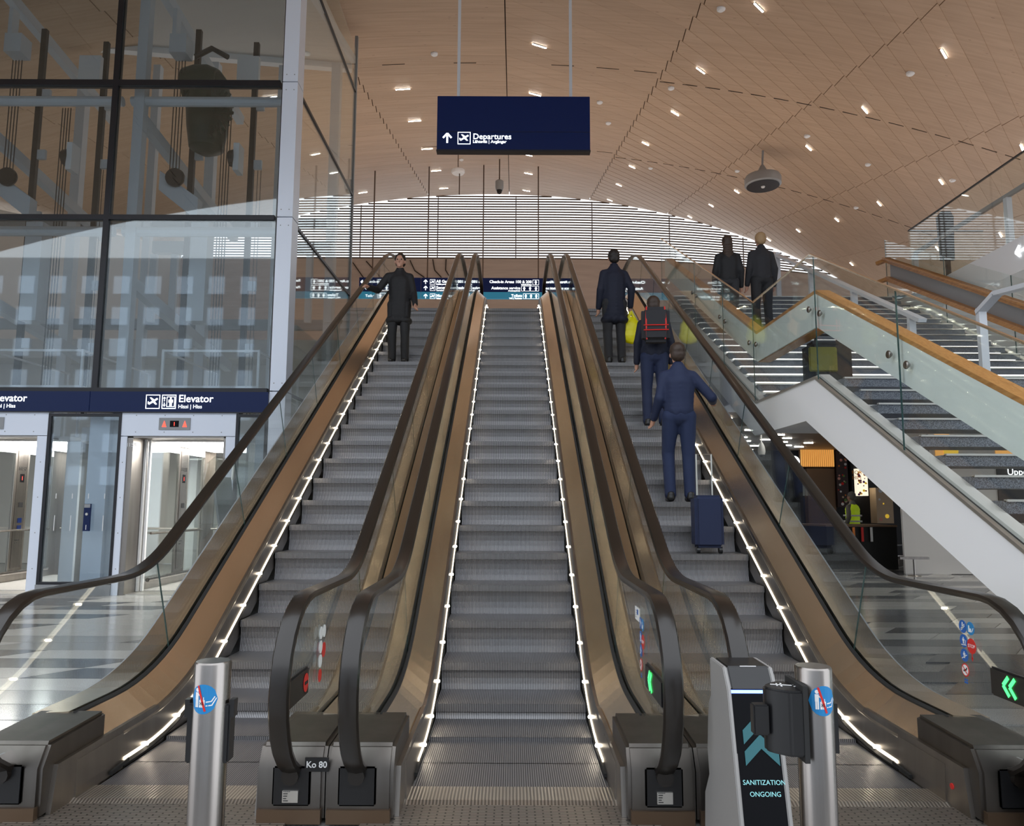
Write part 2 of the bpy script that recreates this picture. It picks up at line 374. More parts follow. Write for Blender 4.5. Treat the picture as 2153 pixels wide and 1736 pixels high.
tag(rest.build('planks_beyond', 'wood_ceiling', ceiling), kind='stuff')
# short cross joints where plank lengths meet, in two rows
jm = MB()
for yj in (19.6, 28.4):
    x = 4.0
    while x < 17:
        jm.bar((x, yj, ceil_z(x, yj) - .012), (x + .40, yj, ceil_z(x + .40, yj) - .012), .018, .012); x += .62
    for x in (-3.5, -1.6, 1.0, 2.2, 3.2): jm.bar((x, yj - .6, ceil_z(x, yj - .6) - .008), (x + .6, yj - .6, ceil_z(x + .6, yj - .6) - .008), .014, .01)
tag(jm.build('cross_joints', 'backing', ceiling), kind='stuff')

# ---- back wall: daylit louvre band under the vault, beige timber below
wall_back = thing('wall_back', 'far end wall with daylit horizontal louvres above a beige timber band', 'wall', (0, 38, 5.2), kind='structure')
zl0 = on_y(1000, 546, 38).z
nsl = 26; step = (17.5 - zl0) / nsl
xs = [-17 + .5 * i for i in range(84)]
for i in range(nsl + 2):
    z = zl0 + i * step; up = []
    pts = [(x, back_y(x)) for x in xs]
    # clip slat to below the vault
    pts = [(x, y) for x, y in pts if ceil_z(x, y) > z + .05]
    if len(pts) < 2: continue
    mb = MB(); r0 = [(x, y - .06, z) for x, y in pts]; r1 = [(x, y - .06, z + step * .52) for x, y in pts]; r2 = [(x, y - .03, z + step * .52) for x, y in pts]; r3 = [(x, y - .03, z) for x, y in pts]
    mb.grid([r0, r1, r2, r3, r0]); mb.build('louvre_slat', 'slat', wall_back)
for xv in (-7.9, -3.9, .15, 4.1, 8.2, 12.3):
    yb = back_y(xv); B(xv - .025, xv + .025, yb + .11, yb + .16, zl0, ceil_z(xv, yb)).build('louvre_mullion', 'slat', wall_back)
low = MB(); low.grid([[(x, back_y(x) - .1, 5.2) for x in xs], [(x, back_y(x) - .1, zl0 - .02) for x in xs], [(x, back_y(x) + .2, zl0 - .02) for x in xs], [(x, back_y(x) + .2, 5.2) for x in xs]])
low.build('timber_band', 'beige', wall_back)
# curved dark joints in the timber band
for (x0, y0, x1, y1) in [(742, 552, 800, 612), (770, 549, 838, 606), (800, 548, 860, 600), (862, 547, 892, 583), (910, 545, 928, 583), (938, 545, 946, 583)]:
    a = on_y(x0, y0, 37.75); b = on_y(x1, y1, 37.75); mid = (a + b) / 2 + Vector((-.12, 0, -.1))
    MB().bar(a, mid, .045).bar(mid, b, .045).build('joint', 'backing', wall_back)
# pale strip windows, upper left
# ---- upper floor slab, stair head fascia, gallery on the right
struct('floor_upper', MB().box(-2.75, 7.1, 15.9, 44, 4.75, 5.2).box(2.72, 7.1, 13.78, 15.9, 4.75, 5.2).box(-20, -2.75, 17.4, 44, 4.75, 5.2), 'offwhite', 'upper departures floor slab behind the escalator heads', 'floor')
struct('floor_gallery', B(7.16, 14.5, 5.0, 44, 4.72, 5.2), 'white', 'white edged gallery slab on the right above the stairs', 'floor')
# lower hall soffit on the right with rows of thin light lines
struct('ceiling_lower', B(2.6, 14.5, 13.9, 29, 3.02, 3.12), 'greysoffit', 'low brown slatted soffit over the food court', 'ceiling')
struct('wall_left', MB().prism([(8, 0), (8, 8), (20, 8), (24, ceil_z(-17, 24) - .3), (37.8, ceil_z(-17, 37.8) - .05), (37.8, 0)], -17.2, -17, 'x'), 'offwhite', 'pale wall far to the left behind the elevators', 'wall')
struct('wall_lobby', B(-17, -3.75, 18.2, 18.4, 0, 5.0), 'offwhite', 'pale wall behind the elevator shaft', 'wall')
struct('wall_right', B(22, 22.2, 18, 44, 0, 6.5), 'beige', 'beige wall at the far right of the hall', 'wall')


struct('wall_light_block', MB().box(-24, 26, -14.3, -14, 0, 1.2), 'greysteel', 'low unseen wall added behind the viewer to dim reflections', 'wall')  # out of view, added to darken what the steel covers reflect
ob_ = thing('opposite_building', 'grey apartment block with rows of windows, mirrored in the elevator tower glass', 'building', (-20, -46, 0))
B(-85, 50, -52, -46, 0, 24.5).build('facade', 'greysteel', ob_)
wm = None
for i in range(34):
    for j in range(7):
        if wm is None:
            wo = B(-.75, .75, -.1, .05, 0, 1.7).build('window', 'opp_window', ob_, local=True); wm = wo.data; wo.location = Vector((-82 + i * 3.0, -45.98, 3 + j * 3.0)) - wloc(ob_); continue
        wo = bpy.data.objects.new('window', wm); COL.objects.link(wo); wo.parent = ob_; wo.location = Vector((-82 + i * 3.0, -45.98, 3 + j * 3.0)) - wloc(ob_)
struct('ground', B(-120, 120, -90, -14.3, -.3, -.05), 'greysteel', 'street surface outside the entrance', 'ground')

# ================================================================== ESCALATORS
A30 = radians(30); TG = tan(A30)
def esc_path():
    """nosing line in the y-z plane, with unit normals"""
    yc0, zc0 = 5.086, 0.0; R1 = 2.2; t1 = R1 * tan(A30 / 2)
    ztop = 5.2; yc1 = yc0 + ztop / TG; R2 = 2.4; t2 = R2 * tan(A30 / 2)
    P = []
    for y in (3.62, 3.85, 4.1, 4.3): P.append((y, 0.0, 0.0, 1.0))
    for i in range(9):
        a = A30 * i / 8; P.append((yc0 - t1 + R1 * sin(a), R1 * (1 - cos(a)), -sin(a), cos(a)))
    ya = yc0 + t1 * cos(A30); yb = yc1 - t2 * cos(A30); n = 14
    for i in range(1, n): y = ya + (yb - ya) * i / n; P.append((y, (y - yc0) * TG, -sin(A30), cos(A30)))
    for i in range(9):
        a = A30 * (1 - i / 8); P.append((yc1 + t2 - R2 * sin(a), ztop - R2 * (1 - cos(a)), -sin(a), cos(a)))
    for y in (15.2, 15.6, 16.0): P.append((y, ztop, 0.0, 1.0))
    return P
PATH = esc_path()
def pz(y):
    for a, b in zip(PATH, PATH[1:]):
        if a[0] <= y <= b[0]: return a[1] + (b[1] - a[1]) * (y - a[0]) / (b[0] - a[0])
    return PATH[0][1] if y < PATH[0][0] else PATH[-1][1]
def offpt(p, o): return (p[0] + o * p[2], p[1] + o * p[3])
def sweep(prof, pts, closed=True):
    """prof: (x, normal offset); pts: path rows"""
    mb = MB(); rows_ = []
    for p in pts: rows_.append([(x, *offpt(p, o)) for x, o in prof] + ([(prof[0][0], *offpt(p, prof[0][1]))] if closed else []))
    mb.grid(rows_)
    if closed:
        n = len(prof); mb.add([q for q in rows_[0][:n]], [tuple(range(n))]); mb.add([q for q in rows_[-1][:n]], [tuple(range(n))])
    return mb
HR = .985; RN = .39
def rail_path():
    out = []
    # start inside the base, go round the newel, follow the path, round the top newel
    cy, cz = 3.74, HR - RN
    out.append((3.74, cz - RN + .015, 0, -1)); 
    for i in range(15):
        a = -pi / 2 - pi * i / 14
        ny, nz = cos(a), sin(a); out.append((cy + RN * ny, cz + RN * nz, ny, nz))
    for p in PATH[2:-1]:
        y, z = offpt(p, HR); out.append((y, z, p[2], p[3]))
    cy2, cz2 = 16.0, 5.2 + HR - RN
    for i in range(15):
        a = pi / 2 - pi * i / 14
        ny, nz = cos(a), sin(a); out.append((cy2 + RN * ny, cz2 + RN * nz, ny, nz))
    return out
RAIL = rail_path()
LABEL_ESC = {}
def escalator(cx, bh, rh, label, shared, down=False, disp_side=None):
    e = thing('escalator', label, 'escalator', (cx, 4.0, 0), 'three parallel escalators')
    # ---- steps
    def step_mesh(dz, depth=.4):
        mb = MB(); mb.box(-bh + .006, bh - .006, .0, depth + .01, -.05, 0)
        if dz > .005:
            n = 5; prof = [(depth - .0 - .0 + .02 * sin(pi * t / n), dz * t / n) for t in range(n + 1)]
            mb.grid([[(-bh + .006, y + .0, z) for y, z in prof], [(bh - .006, y, z) for y, z in prof]])
        return mb
    cache = {}; y = 4.0
    while y < 15.5:
        z = pz(y); dz = round(max(pz(y + .4) - z, 0), 3)
        if dz not in cache:
            o = step_mesh(dz + .001).build('step', 'tread_rib'); cache[dz] = o.data; bpy.data.objects.remove(o)
        o = bpy.data.objects.new('step', cache[dz]); COL.objects.link(o); o.parent = e; o.location = (0, y - 4.0, z); y += .4
    for s in (-1, 1):
        # nosing edges darker demarcation gaps come from geometry
        X = lambda a: cx + s * a
        run = PATH[1:]
        sweep([(X(bh), .055), (X(bh + .006), .185), (X(bh + .022), .185), (X(bh + .012), -.12), (X(bh + .004), -.12)], run).build('skirt_panel', 'steel', e)
        sweep([(X(bh - .012), .022), (X(bh + .002), .0), (X(bh + .002), .036)], PATH[3:]).build('skirt_brush', 'blackmatte', e)
        st = sweep([(X(bh - .006), .056), (X(bh + .006), .062), (X(bh + .006), .040), (X(bh - .006), .042)], PATH[3:-2]); st = st.build('profile_strip', 'stripglow', e)
        sweep([(X(bh + .004), .180), (X(bh + .012), .202), (X(bh + .035), .206), (X(bh + .035), .15), (X(bh + .012), .15)], PATH[3:]).build('trim_rail', 'steel', e)
        dk = sweep([(X(bh + .03), .208), (X(rh - .03), .325), (X(rh - .03), .25), (X(bh + .03), .10)], PATH[2:], True).build('inner_deck', 'bronze', e)
        # LED lenses along the skirt
        dist = 0; nxt = .25; lens = None
        for a, b in zip(PATH[3:-3], PATH[4:-2]):
            seg = sqrt((b[0] - a[0]) ** 2 + (b[1] - a[1]) ** 2)
            while nxt <= dist + seg:
                t = (nxt - dist) / seg; y_ = a[0] + (b[0] - a[0]) * t; z_ = a[1] + (b[1] - a[1]) * t; ny = a[2] + (b[2] - a[2]) * t; nz = a[3] + (b[3] - a[3]) * t
                if lens is None:
                    o = MB().lathe([(.004, -.010), (.012, -.008), (.015, 0), (.012, .008), (.004, .010)], n=10).build('led', 'led'); lens = o.data; bpy.data.objects.remove(o)
                o = bpy.data.objects.new('led', lens); COL.objects.link(o); o.parent = e
                o.location = Vector((X(bh - .004), y_ + ny * .052, z_ + nz * .052)) - wloc(e); nxt += .42
            dist += seg
        sweep([(X(rh - .03), .25), (X(rh - .03), .335), (X(rh - .012), .345), (X(rh - .012), .25)], PATH[2:]).build('glass_gasket', 'blackmatte', e)
        # outer deck
        ow = shared[0 if s < 0 else 1]
        sweep([(X(rh + .012), .345), (X(rh + ow), .335), (X(rh + ow), .05), (X(rh + .012), .05)], PATH[2:]).build('outer_deck', 'bronze', e)
        if ow > .15:   # side cladding of the free side
            sweep([(X(rh + ow), .33), (X(rh + ow + .015), .33), (X(rh + ow + .015), -.75), (X(rh + ow), -.75)], PATH[4:]).build('side_cladding', 'greysteel', e)
        # glass panels
        gx0, gx1 = X(rh) - .006, X(rh) + .006
        cutsy = [4.35, 5.05]
        idx = [i for i, p in enumerate(PATH)]
        inc = PATH[2:-1]
        groups = []; cur = [inc[0]]; acc = 0
        for a, b in zip(inc, inc[1:]):
            acc += sqrt((b[0] - a[0]) ** 2 + (b[1] - a[1]) ** 2); cur.append(b)
            if acc > 1.25: groups.append(cur); cur = [b]; acc = 0
        if len(cur) > 1: groups.append(cur)
        for gi, g in enumerate(groups):
            lo = [offpt(p, .30) for p in g]; hi = [offpt(p, HR - .02) for p in g]
            if gi == 0:
                arc = [(q[0] - q[2] * .015, q[1] - q[3] * .015) for q in RAIL[1:16]]
                arc = [q for q in arc if q[1] > .32 or q[0] < 3.6]
                poly = [(3.62, .30)] + lo + hi[::-1] + arc[::-1]
                poly = [q for q in poly if q[1] >= .295]
            elif gi == len(groups) - 1:
                arc = [(q[0] - q[2] * .015, q[1] - q[3] * .015) for q in RAIL[-14:]]
                poly = lo + [(16.0, 5.5)] + [q for q in arc[::-1] if q[1] > 5.55] + hi[::-1]
            else: poly = lo + hi[::-1]
            # small open joint between panes
            if 0 < gi: 
                poly = poly
            MB().prism(poly, gx0, gx1, 'x').build('glass_panel', 'glass', e)
            if gi > 0:
                a_, b_ = lo[0], hi[0]; MB().bar((X(rh), a_[0], a_[1]), (X(rh), b_[0], b_[1]), .004, .014).build('pane_joint', 'glass_edge', e)
        # handrail
        prof = [(-.028, -.018), (-.042, -.012), (-.044, .004), (-.036, .016), (0, .022), (.036, .016), (.044, .004), (.042, -.012), (.028, -.018)]
        mb = MB(); rw = []
        for q in RAIL: rw.append([(X(rh) + a, q[0] + b * q[2], q[1] + b * q[3]) for a, b in prof + prof[:1]])
        mb.grid(rw); mb.build('handrail', 'rubber', e, smooth=True)
        # bottom end cover (steel box with black rail inlet)
        xi, xo = X(bh + .03), X(rh + min(ow, .19)); xa, xb = min(xi, xo), max(xi, xo)
        prof2 = [(3.60, .0), (3.60, .225), (3.66, .325), (4.15, .34), (4.15, 0)]
        cv = MB().prism(prof2, xa, xb, 'x').build('end_cover', 'cover_steel', e, bevel=.016)
        B(xa + .01, xb - .01, 3.585, 3.62, .0, .06).build('cover_foot', 'kick', cv)
        inl = B(X(rh) - .085, X(rh) + .085, 3.588, 3.602, .075, .245).build('rail_inlet', 'black', e, bevel=.012)
        MB().tube([(X(rh), 3.56, .21), (X(rh), 3.75, .21)], .038, 12).build('inlet_collar', 'rubber', inl, smooth=True)
        # top end cover
        B(xa, xb, 15.6, 16.35, 5.2, 5.5).build('top_cover', 'bronze', e, bevel=.02)
        # skirt toe at the comb
        MB().prism([(3.66, 0), (3.70, .215), (4.7, .23), (4.9, 0)], min(X(bh + .008), X(bh + .03)), max(X(bh + .008), X(bh + .03)), 'x').build('skirt_toe', 'steel', e)
        MB().bar((X(bh - .006), 4.16, .02), (X(bh - .006), 4.34, .035), .014, .02).build('brush_end', 'blackmatte', e)
    # ---- comb and landing plates
    MB().prism([(3.80, .0), (3.84, .014), (4.02, .012), (4.02, -.02), (3.80, -.02)], cx - bh - .02, cx + bh + .02, 'x').build('comb_plate', 'comb', e)
    MB().box(cx - bh - .17, cx + bh + .17, 3.30, 3.80, -.01, .006).build('landing_plate', 'plate', e)
    MB().box(cx - bh - .17, cx + bh + .17, 2.5, 3.29, -.01, .006).build('landing_plate', 'plate', e)
    MB().box(cx - bh - .02, cx + bh + .02, 15.6, 17.2, 5.18, 5.21).build('landing_plate', 'plate', e)
    # truss underside
    sweep([(cx - rh - .1, -.3), (cx - rh - .1, -.95), (cx + rh + .1, -.95), (cx + rh + .1, -.3)], PATH[8:-1]).build('truss_casing', 'greysteel', e)
    return e
SX, SBH, SRH = 1.6325, .4575, .6475
esc_l = escalator(-SX, SBH, SRH, 'left escalator running down beside the elevators, rider in black on it', (.20, .145))
esc_c = escalator(0, .50, .69, 'middle escalator, empty, below the hanging blue departures sign', (.145, .145))
esc_r = escalator(SX, SBH, SRH, 'right escalator next to the stairs carrying several riders', (.145, .20))

# ---- details on the end covers and glass
def plate_text(e, x, s_, y=3.588):
    p = B(x - .053, x + .053, y - .004, y + .004, .225, .285).build('number_plate', 'black', e)
    text(s_, .038, 'letterdim', (x, y - .005, .243), (1, 0, 0), (0, 0, 1), p, 'CENTER', bold=.0006)
def type_plate(e, x):
    p = B(x - .035, x + .035, 3.576, 3.590, .095, .145).build('type_plate', 'alu', e)
    for i in range(4): B(x - .030, x - .030 + [.022, .014, .018, .02][i], 3.574, 3.577, .102 + i * .010, .105 + i * .010).build('print_line', 'black', p)
    for i in range(4): B(x - .030 + i * .008, x - .024 + i * .008, 3.574, 3.577, .1415, .1435).build('print_mark', 'black', p)
plate_text(esc_l, -.872, 'Ko 80'); type_plate(esc_l, -.985); type_plate(esc_r, .975)
plate_text(esc_r, 2.43, 'Ko 82'); type_plate(esc_c, .69)
def display(e, x, face, y0, y1, z0, z1, kind):
    d = B(x - .012, x + .012, y0, y1, z0, z1).build('direction_display', 'black', e, bevel=.008)
    xf = x + face * .0135; zc = (z0 + z1) / 2; sx = -face
    o = (xf, y1 - .03, zc); xd = (0, face * 1.0, 0)
    if kind == 'go':
        ch = []
        for k in range(2):
            b0 = .0 + k * .045
            ch += [stroke((b0, 0), (b0 + .04, .042), .018), stroke((b0, 0), (b0 + .04, -.042), .018)]
        flat(ch, 'greenled', (xf, y1 - .10 if face < 0 else y0 + .02, zc), (0, -1 if face < 0 else 1, 0), (0, 0, 1), d, 'chevron')
        if face < 0: pass
    else:
        flat([disc(.042)], 'red', (xf, y1 - .06, zc), xd, (0, 0, 1), d, 'no_entry_disc'); flat([rect(-.026, -.007, .026, .007)], 'blackmatte', (xf + face * .002, y1 - .06, zc), xd, (0, 0, 1), d, 'no_entry_bar')
display(esc_l, -.972, 1, 3.38, 3.74, .525, .655, 'stop')
display(esc_c, .672, -1, 3.46, 3.88, .53, .65, 'go')
display(esc_r, 2.262, -1, 3.30, 3.70, .545, .675, 'go')
def stickers(e, x, y0, z0, face, back=False):
    """column of round safety stickers on a glass panel; face -1: seen looking towards +x"""
    xd = (0, face, 0); zd = (0, 0, 1); xf = x + face * .008
    def d(u, w, r, mk, polys, pk):
        o = (xf, y0 + face * u, z0 + w); p = flat([disc(r)], 'letterdim' if back and mk != 'red' else mk, o, xd, zd, e, 'safety_sticker', .001)
        if not back:
            o2 = (xf + face * .0012, o[1], o[2]); flat(polys, pk, o2, xd, zd, p, 'pictogram', .0008)
    r = .032
    man = sc(MAN, .036, -.018, -.016)
    d(0, .20, r, 'blue', [stroke((-.016, -.012), (.016, .014), .004), stroke((-.016, -.02), (.018, .006), .004), stroke((-.004, -.014), (.0, .022), .008)], 'whiteprint')
    d(0, .13, r, 'blue', man + [stroke((-.02, -.02), (.022, -.018), .004), stroke((.012, -.018), (.020, .006), .004)], 'whiteprint')
    d(0, .06, r, 'blue', man + [stroke((-.022, -.018), (.022, .004), .004)], 'whiteprint')
    d(0, -.012, r, 'red', [disc(.026)], 'whiteprint')
    if not back:
        flat([stroke((-.018, .018), (.018, -.018), .005)], 'red', (xf + face * .0026, y0, z0 - .012), xd, zd, e, 'prohibition_bar', .0006)
        flat([stroke((-.014, -.006), (.012, .004), .009), stroke((0, 0), (.008, -.012), .005), disc(.005, .014, .010, 10)], 'black', (xf + face * .0022, y0, z0 - .012), xd, zd, e, 'pictogram', .0003)
        flat([rect(-.014, -.012, .014, -.002), rect(-.014, .002, .014, .010)], 'blue', (xf, y0, z0 - .065), xd, zd, e, 'print_mark', .0008)
    d(.065, .20, r, 'lblue', [stroke((-.012, -.018), (-.012, .014), .009), rect(-.006, -.018, .006, 0), stroke((.010, -.016), (.024, .004), .004)], 'whiteprint')
    d(.065, .105, .038, 'red', [], 'whiteprint') if back else None
    if not back:
        p = flat([disc(.037)], 'red', (xf, y0 + face * .065, z0 + .115), xd, zd, e, 'safety_sticker', .001)
        text('STOP', .024, 'whiteprint', (xf + face * .0016, y0 + face * .065, z0 + .107), xd, zd, p, 'CENTER', ext=.0003)
        flat([rect(-.003, -.06, .003, -.034), [(-.009, -.055), (.009, -.055), (0, -.075)]], 'red', (xf, y0 + face * .065, z0 + .115), xd, zd, p, 'arrow', .0008)
stickers(esc_r, 2 * SX - .985, 3.93, .62, -1)
stickers(esc_c, .69, 4.12, .60, -1)
stickers(esc_l, -.985, 4.02, .56, 1, back=True)
# paper notices stuck to decks and glass
def notice(e, c, xd, yd, w, h, name='notice_label'):
    p = flat([rect(-w / 2, -h / 2, w / 2, h / 2)], 'whiteprint', c, xd, yd, e, name, .001)
    Z = Vector(xd).normalized().cross(Vector(yd).normalized()); c2 = Vector(c) + Z * .0013
    flat([rect(-w * .05, -h * .05, w * .25, h * .35)], 'blue', c2, xd, yd, p, 'print_block', .0005)
    flat([rect(-w * .42, -h * .3 + i * h * .16, -w * .08, -h * .26 + i * h * .16) for i in range(4)], 'greysteel', c2, xd, yd, p, 'print_line', .0005)
sl = Vector((.135, 0, .125)).normalized()
notice(esc_r, (SX + .555, 3.84, .268), (sl.x, 0, sl.z), (-.0, 1, 0), .085, .085)
notice(esc_c, (.60, 3.80, .268), (sl.x, 0, sl.z), (0, 1, 0), .085, .085)
notice(esc_c, (.682, 4.22, .835), (0, -1, 0), (0, 0, 1), .14, .07)
# key switch and stop button at the right toe
MB().lathe([(.014, 0), (.014, .006)], (SX + .4575 + .01, 3.88, .12), 14, 'x').build('key_switch', 'black', esc_r)
MB().lathe([(.014, -.006), (.014, .006)], (SX + .4575 + .01, 3.80, .10), 14, 'x').build('stop_button', 'red', esc_r)
text('KONE', .05, 'blackmatte', (-1.84, 3.38, .007), (1, 0, 0), (0, 1, 0), esc_l, 'LEFT')

# ================================================================== ELEVATOR TOWER (left)
YF = 12.0
tower = thing('elevator_tower', 'tall glazed elevator tower with black mullions and a white corner pillar', 'elevator tower', (-3.73, YF, 0))
TZ = 11.25
# white corner pillar, clad in riveted plates
for z0, z1 in ((0, 3.19), (3.2, 6.07), (6.08, 8.42), (8.43, TZ)):
    p = B(-3.86, -3.61, YF - .02, YF + .32, z0, z1 - .008).build('pillar_plate', 'whitepanel', tower)
    for xx in (-3.80, -3.67):
        for zz in (z0 + .12, z1 - .14): MB().lathe([(.010, 0), (.008, -.004)], (xx, YF - .02, zz), 8, 'y').build('rivet', 'greysteel', p)
MUL = [-9.55, -6.67]; TRN = [(3.17, 3.24), (6.03, 6.11), (8.36, 8.46)]
for xm in MUL: B(xm - .045, xm + .045, YF, YF + .12, 3.17, TZ).build('mullion', 'frame', tower)
B(-3.88, -3.845, YF, YF + .12, 3.17, TZ).build('mullion', 'frame', tower)
xseg = [-12.4, -9.55, -6.67, -3.87]
for a, b in zip(xseg, xseg[1:]):
    for z0, z1 in TRN: B(a + .045, b - .045, YF, YF + .12, z0, z1).build('transom', 'frame', tower)
    for (z0, z1) in ((3.24, 6.03), (6.11, 8.36), (8.46, TZ)):
        B(a + .045, b - .03, YF + .03, YF + .045, z0, z1).build('glass_pane', 'glass_dark', tower)
    for zt in (5.97, 8.30): # pale beam behind each transom
        MB().tube([(a + .08, YF + .42, zt), (b - .08, YF + .42, zt)], .085, 10).build('ring_beam', 'shaftgrey', tower, smooth=True)
# side wall facing the escalators
YB = 16.65; XS = -3.68
for (z0, z1) in ((.2, 3.17), (3.24, 6.03), (6.11, 8.36), (8.46, 10.9), (10.95, 12.2)):
    B(XS - .008, XS + .008, YF + .32, YB, z0, min(z1, 11.9)).build('glass_pane', 'glass', tower)
for z in (3.2, 6.07, 8.41, 10.92): MB().bar((XS, YF + .3, z), (XS, YB, z), .05, .05).build('transom', 'frame', tower)
B(XS - .04, XS + .03, YB, YB + .08, 0, 12.3).build('mullion', 'greysteel', tower)
MB().bar((XS - .06, YF + .3, 10.6), (XS - .06, YB, 11.7), .10, .16).build('side_brace', 'shaftgrey', tower)
# white soffit over the shaft and slanted end beam
MB().add([(-12.5, YF - .3, 11.2), (-3.9, YF - .3, 11.2), (-3.9, 17.2, 11.9), (-12.5, 15.7, 11.75), (-12.5, YF - .3, 11.4), (-3.9, YF - .3, 11.4), (-3.9, 17.2, 12.1), (-12.5, 15.7, 11.95)],
         [(0, 3, 2, 1), (4, 5, 6, 7), (0, 1, 5, 4), (1, 2, 6, 5), (2, 3, 7, 6), (3, 0, 4, 7)]).build('soffit', 'offwhite', tower)
MB().bar((-12.5, 15.7, 11.70), (-3.9, 17.2, 11.86), .18, .22).build('end_beam', 'white', tower)
# internal steel frame
for xc, yc, w in [(-6.42, 12.4, .17), (-9.3, 12.4, .17), (-6.75, 16.2, .2), (-9.7, 16.2, .2), (-4.0, 16.2, .2), (-5.25, 16.3, .16), (-8.1, 16.3, .16)]:
    B(xc - w / 2, xc + w / 2, yc - w / 2, yc + w / 2, 0, 11.3).build('steel_column', 'shaftgrey', tower)
for xc in (-6.42, -9.3):
    for z in (4.35, 7.25, 10.0): MB().bar((xc, 12.35, z + .75), (xc + .25, 16.3, z + .0), .15, .2).build('depth_beam', 'shaftgrey', tower)
for z in (5.3, 7.6): MB().bar((-12.4, 16.35, z), (-3.9, 16.35, z), .14, .22).build('cross_beam', 'greysteel', tower)
for dx in (0, -2.95):
    MB().bar((-4.9 + dx, 16.1, 6.95), (-3.95 + dx, 16.1, 6.95), .18, .26).build('door_operator', 'greysteel', tower)
    for x0 in (-4.95, -4.5, -4.05): B(x0 + dx, x0 + dx + .14, 16.05, 16.15, 5.3, 6.8).build('landing_door_frame', 'shaftgrey', tower)
# ---- lobby front: enamel panels, glazed bays, base
for a, b, z0, z1, nm in [(-6.18, -4.37, 2.47, 2.845, 'enamel_panel'), (-6.18, -6.08, .0, 2.46, 'enamel_panel'), (-4.52, -4.37, 0, 2.46, 'enamel_panel'),
                         (-9.15, -7.34, 2.47, 2.845, 'enamel_panel'), (-7.5, -7.34, 0, 2.46, 'enamel_panel'), (-9.15, -9.05, 0, 2.46, 'enamel_panel')]:
    p = B(a, b, YF - .02, YF + .1, z0, z1).build(nm, 'whitepanel', tower)
    n = 4 if z0 > 1 else 1
    for i in range(n):
        for zz in ([z0 + .06, z1 - .05] if z0 > 1 else [.4, .95, 1.5, 2.05]):
            xx = a + (b - a) * ((i + .5) / n); MB().lathe([(.009, 0), (.007, -.004)], (xx, YF - .02, zz), 8, 'y').build('rivet', 'greysteel', p)
def bay(x0, x1):
    b = B(x0, x1, YF - .05, YF + .1, 0, .16).build('bay_plinth', 'greysteel', tower)
    for a0, a1, z0, z1 in ((x0, x0 + .045, .16, 2.82), (x1 - .045, x1, .16, 2.82), (x0 + .045, x1 - .045, 2.775, 2.82), (x0 + .045, x1 - .045, .16, .20)):
        B(a0, a1, YF - .03, YF + .05, z0, z1).build('bay_frame', 'frame', tower)
    g = B(x0 + .045, x1 - .045, YF - .005, YF + .007, .2, 2.775).build('glass_pane', 'glass_dark', tower)
    for k in range(4):
        xx = x0 + .2 + k * (x1 - x0 - .4) / 3
        B(xx - .006, xx + .006, YF - .008, YF - .006, .98, 1.22).build('glass_marking', 'letterdim', g); B(xx - .006, xx + .006, YF - .008, YF - .006, 1.48, 1.56).build('glass_marking', 'letterdim', g)
bay(-7.34, -6.18); bay(-4.37, -3.87)
B(-6.80, -6.48, 12.2, 12.4, 0, 2.85).build('bay_column', 'whitepanel', tower); B(-7.2, -6.98, 12.3, 12.36, 0, 2.4).build('bay_panel', 'white', tower)
B(-7.1, -6.86, 12.5, 12.6, 2.42, 2.65).build('bay_device', 'white', tower); B(-4.16, -3.98, 12.3, 12.5, 0, 2.85).build('bay_column', 'shaftgrey', tower)
cp = B(-6.66, -6.56, YF - .06, YF - .03, .98, 1.40).build('call_post', 'navy', tower)
text('1', .11, 'letterdim', (-6.61, YF - .062, 1.0), parent=cp, align='CENTER'); MB().lathe([(.025, 0), (.02, -.012)], (-6.61, YF - .06, 1.24), 14, 'y').build('call_button', 'alu', cp)
B(-6.655, -6.565, YF - .064, YF - .06, 1.34, 1.395).build('call_plate', 'greysteel', cp)
# ---- navy header sign over both elevators
hs = thing('elevator_sign', 'long navy header sign reading Elevator with plane and lift symbols above the lobby', 'sign', (-6.7, YF, 2.85))
for a, b in ((-12.4, -6.695), (-6.685, -3.87)): B(a, b, YF - .06, YF - .021, 2.85, 3.17).build('sign_panel', 'navy', hs)
B(-12.4, -3.87, YF - .065, YF - .0, 2.835, 2.849).build('sign_edge', 'frame', hs)
for dx in (0, -2.95):
    fy = YF - .064
    text('Elevator', .165, 'letter', (-5.285 + dx, fy, 3.005), parent=hs, bold=.0015); text('Hissi | Hiss', .085, 'letter', (-5.285 + dx, fy, 2.905), parent=hs, bold=.0003)
    o = (-5.80 + dx, fy, 2.895); flat(frame2(0, 0, .225, .225, .012) + sc(PLANE, .19, .018, .015), 'letter', o, (1, 0, 0), (0, 0, 1), hs)
    o = (-5.545 + dx, fy, 2.895); flat(frame2(0, 0, .225, .225, .012) + frame2(.075, .03, .205, .195, .010) + sc(MAN, .15, .065, .035) + [stroke((.04, .12), (.04, .18), .012), [(.018, .165), (.062, .165), (.04, .195)], stroke((.04, .05), (.04, .10), .012), [(.018, .065), (.062, .065), (.04, .03)]], 'letter', o, (1, 0, 0), (0, 0, 1), hs)
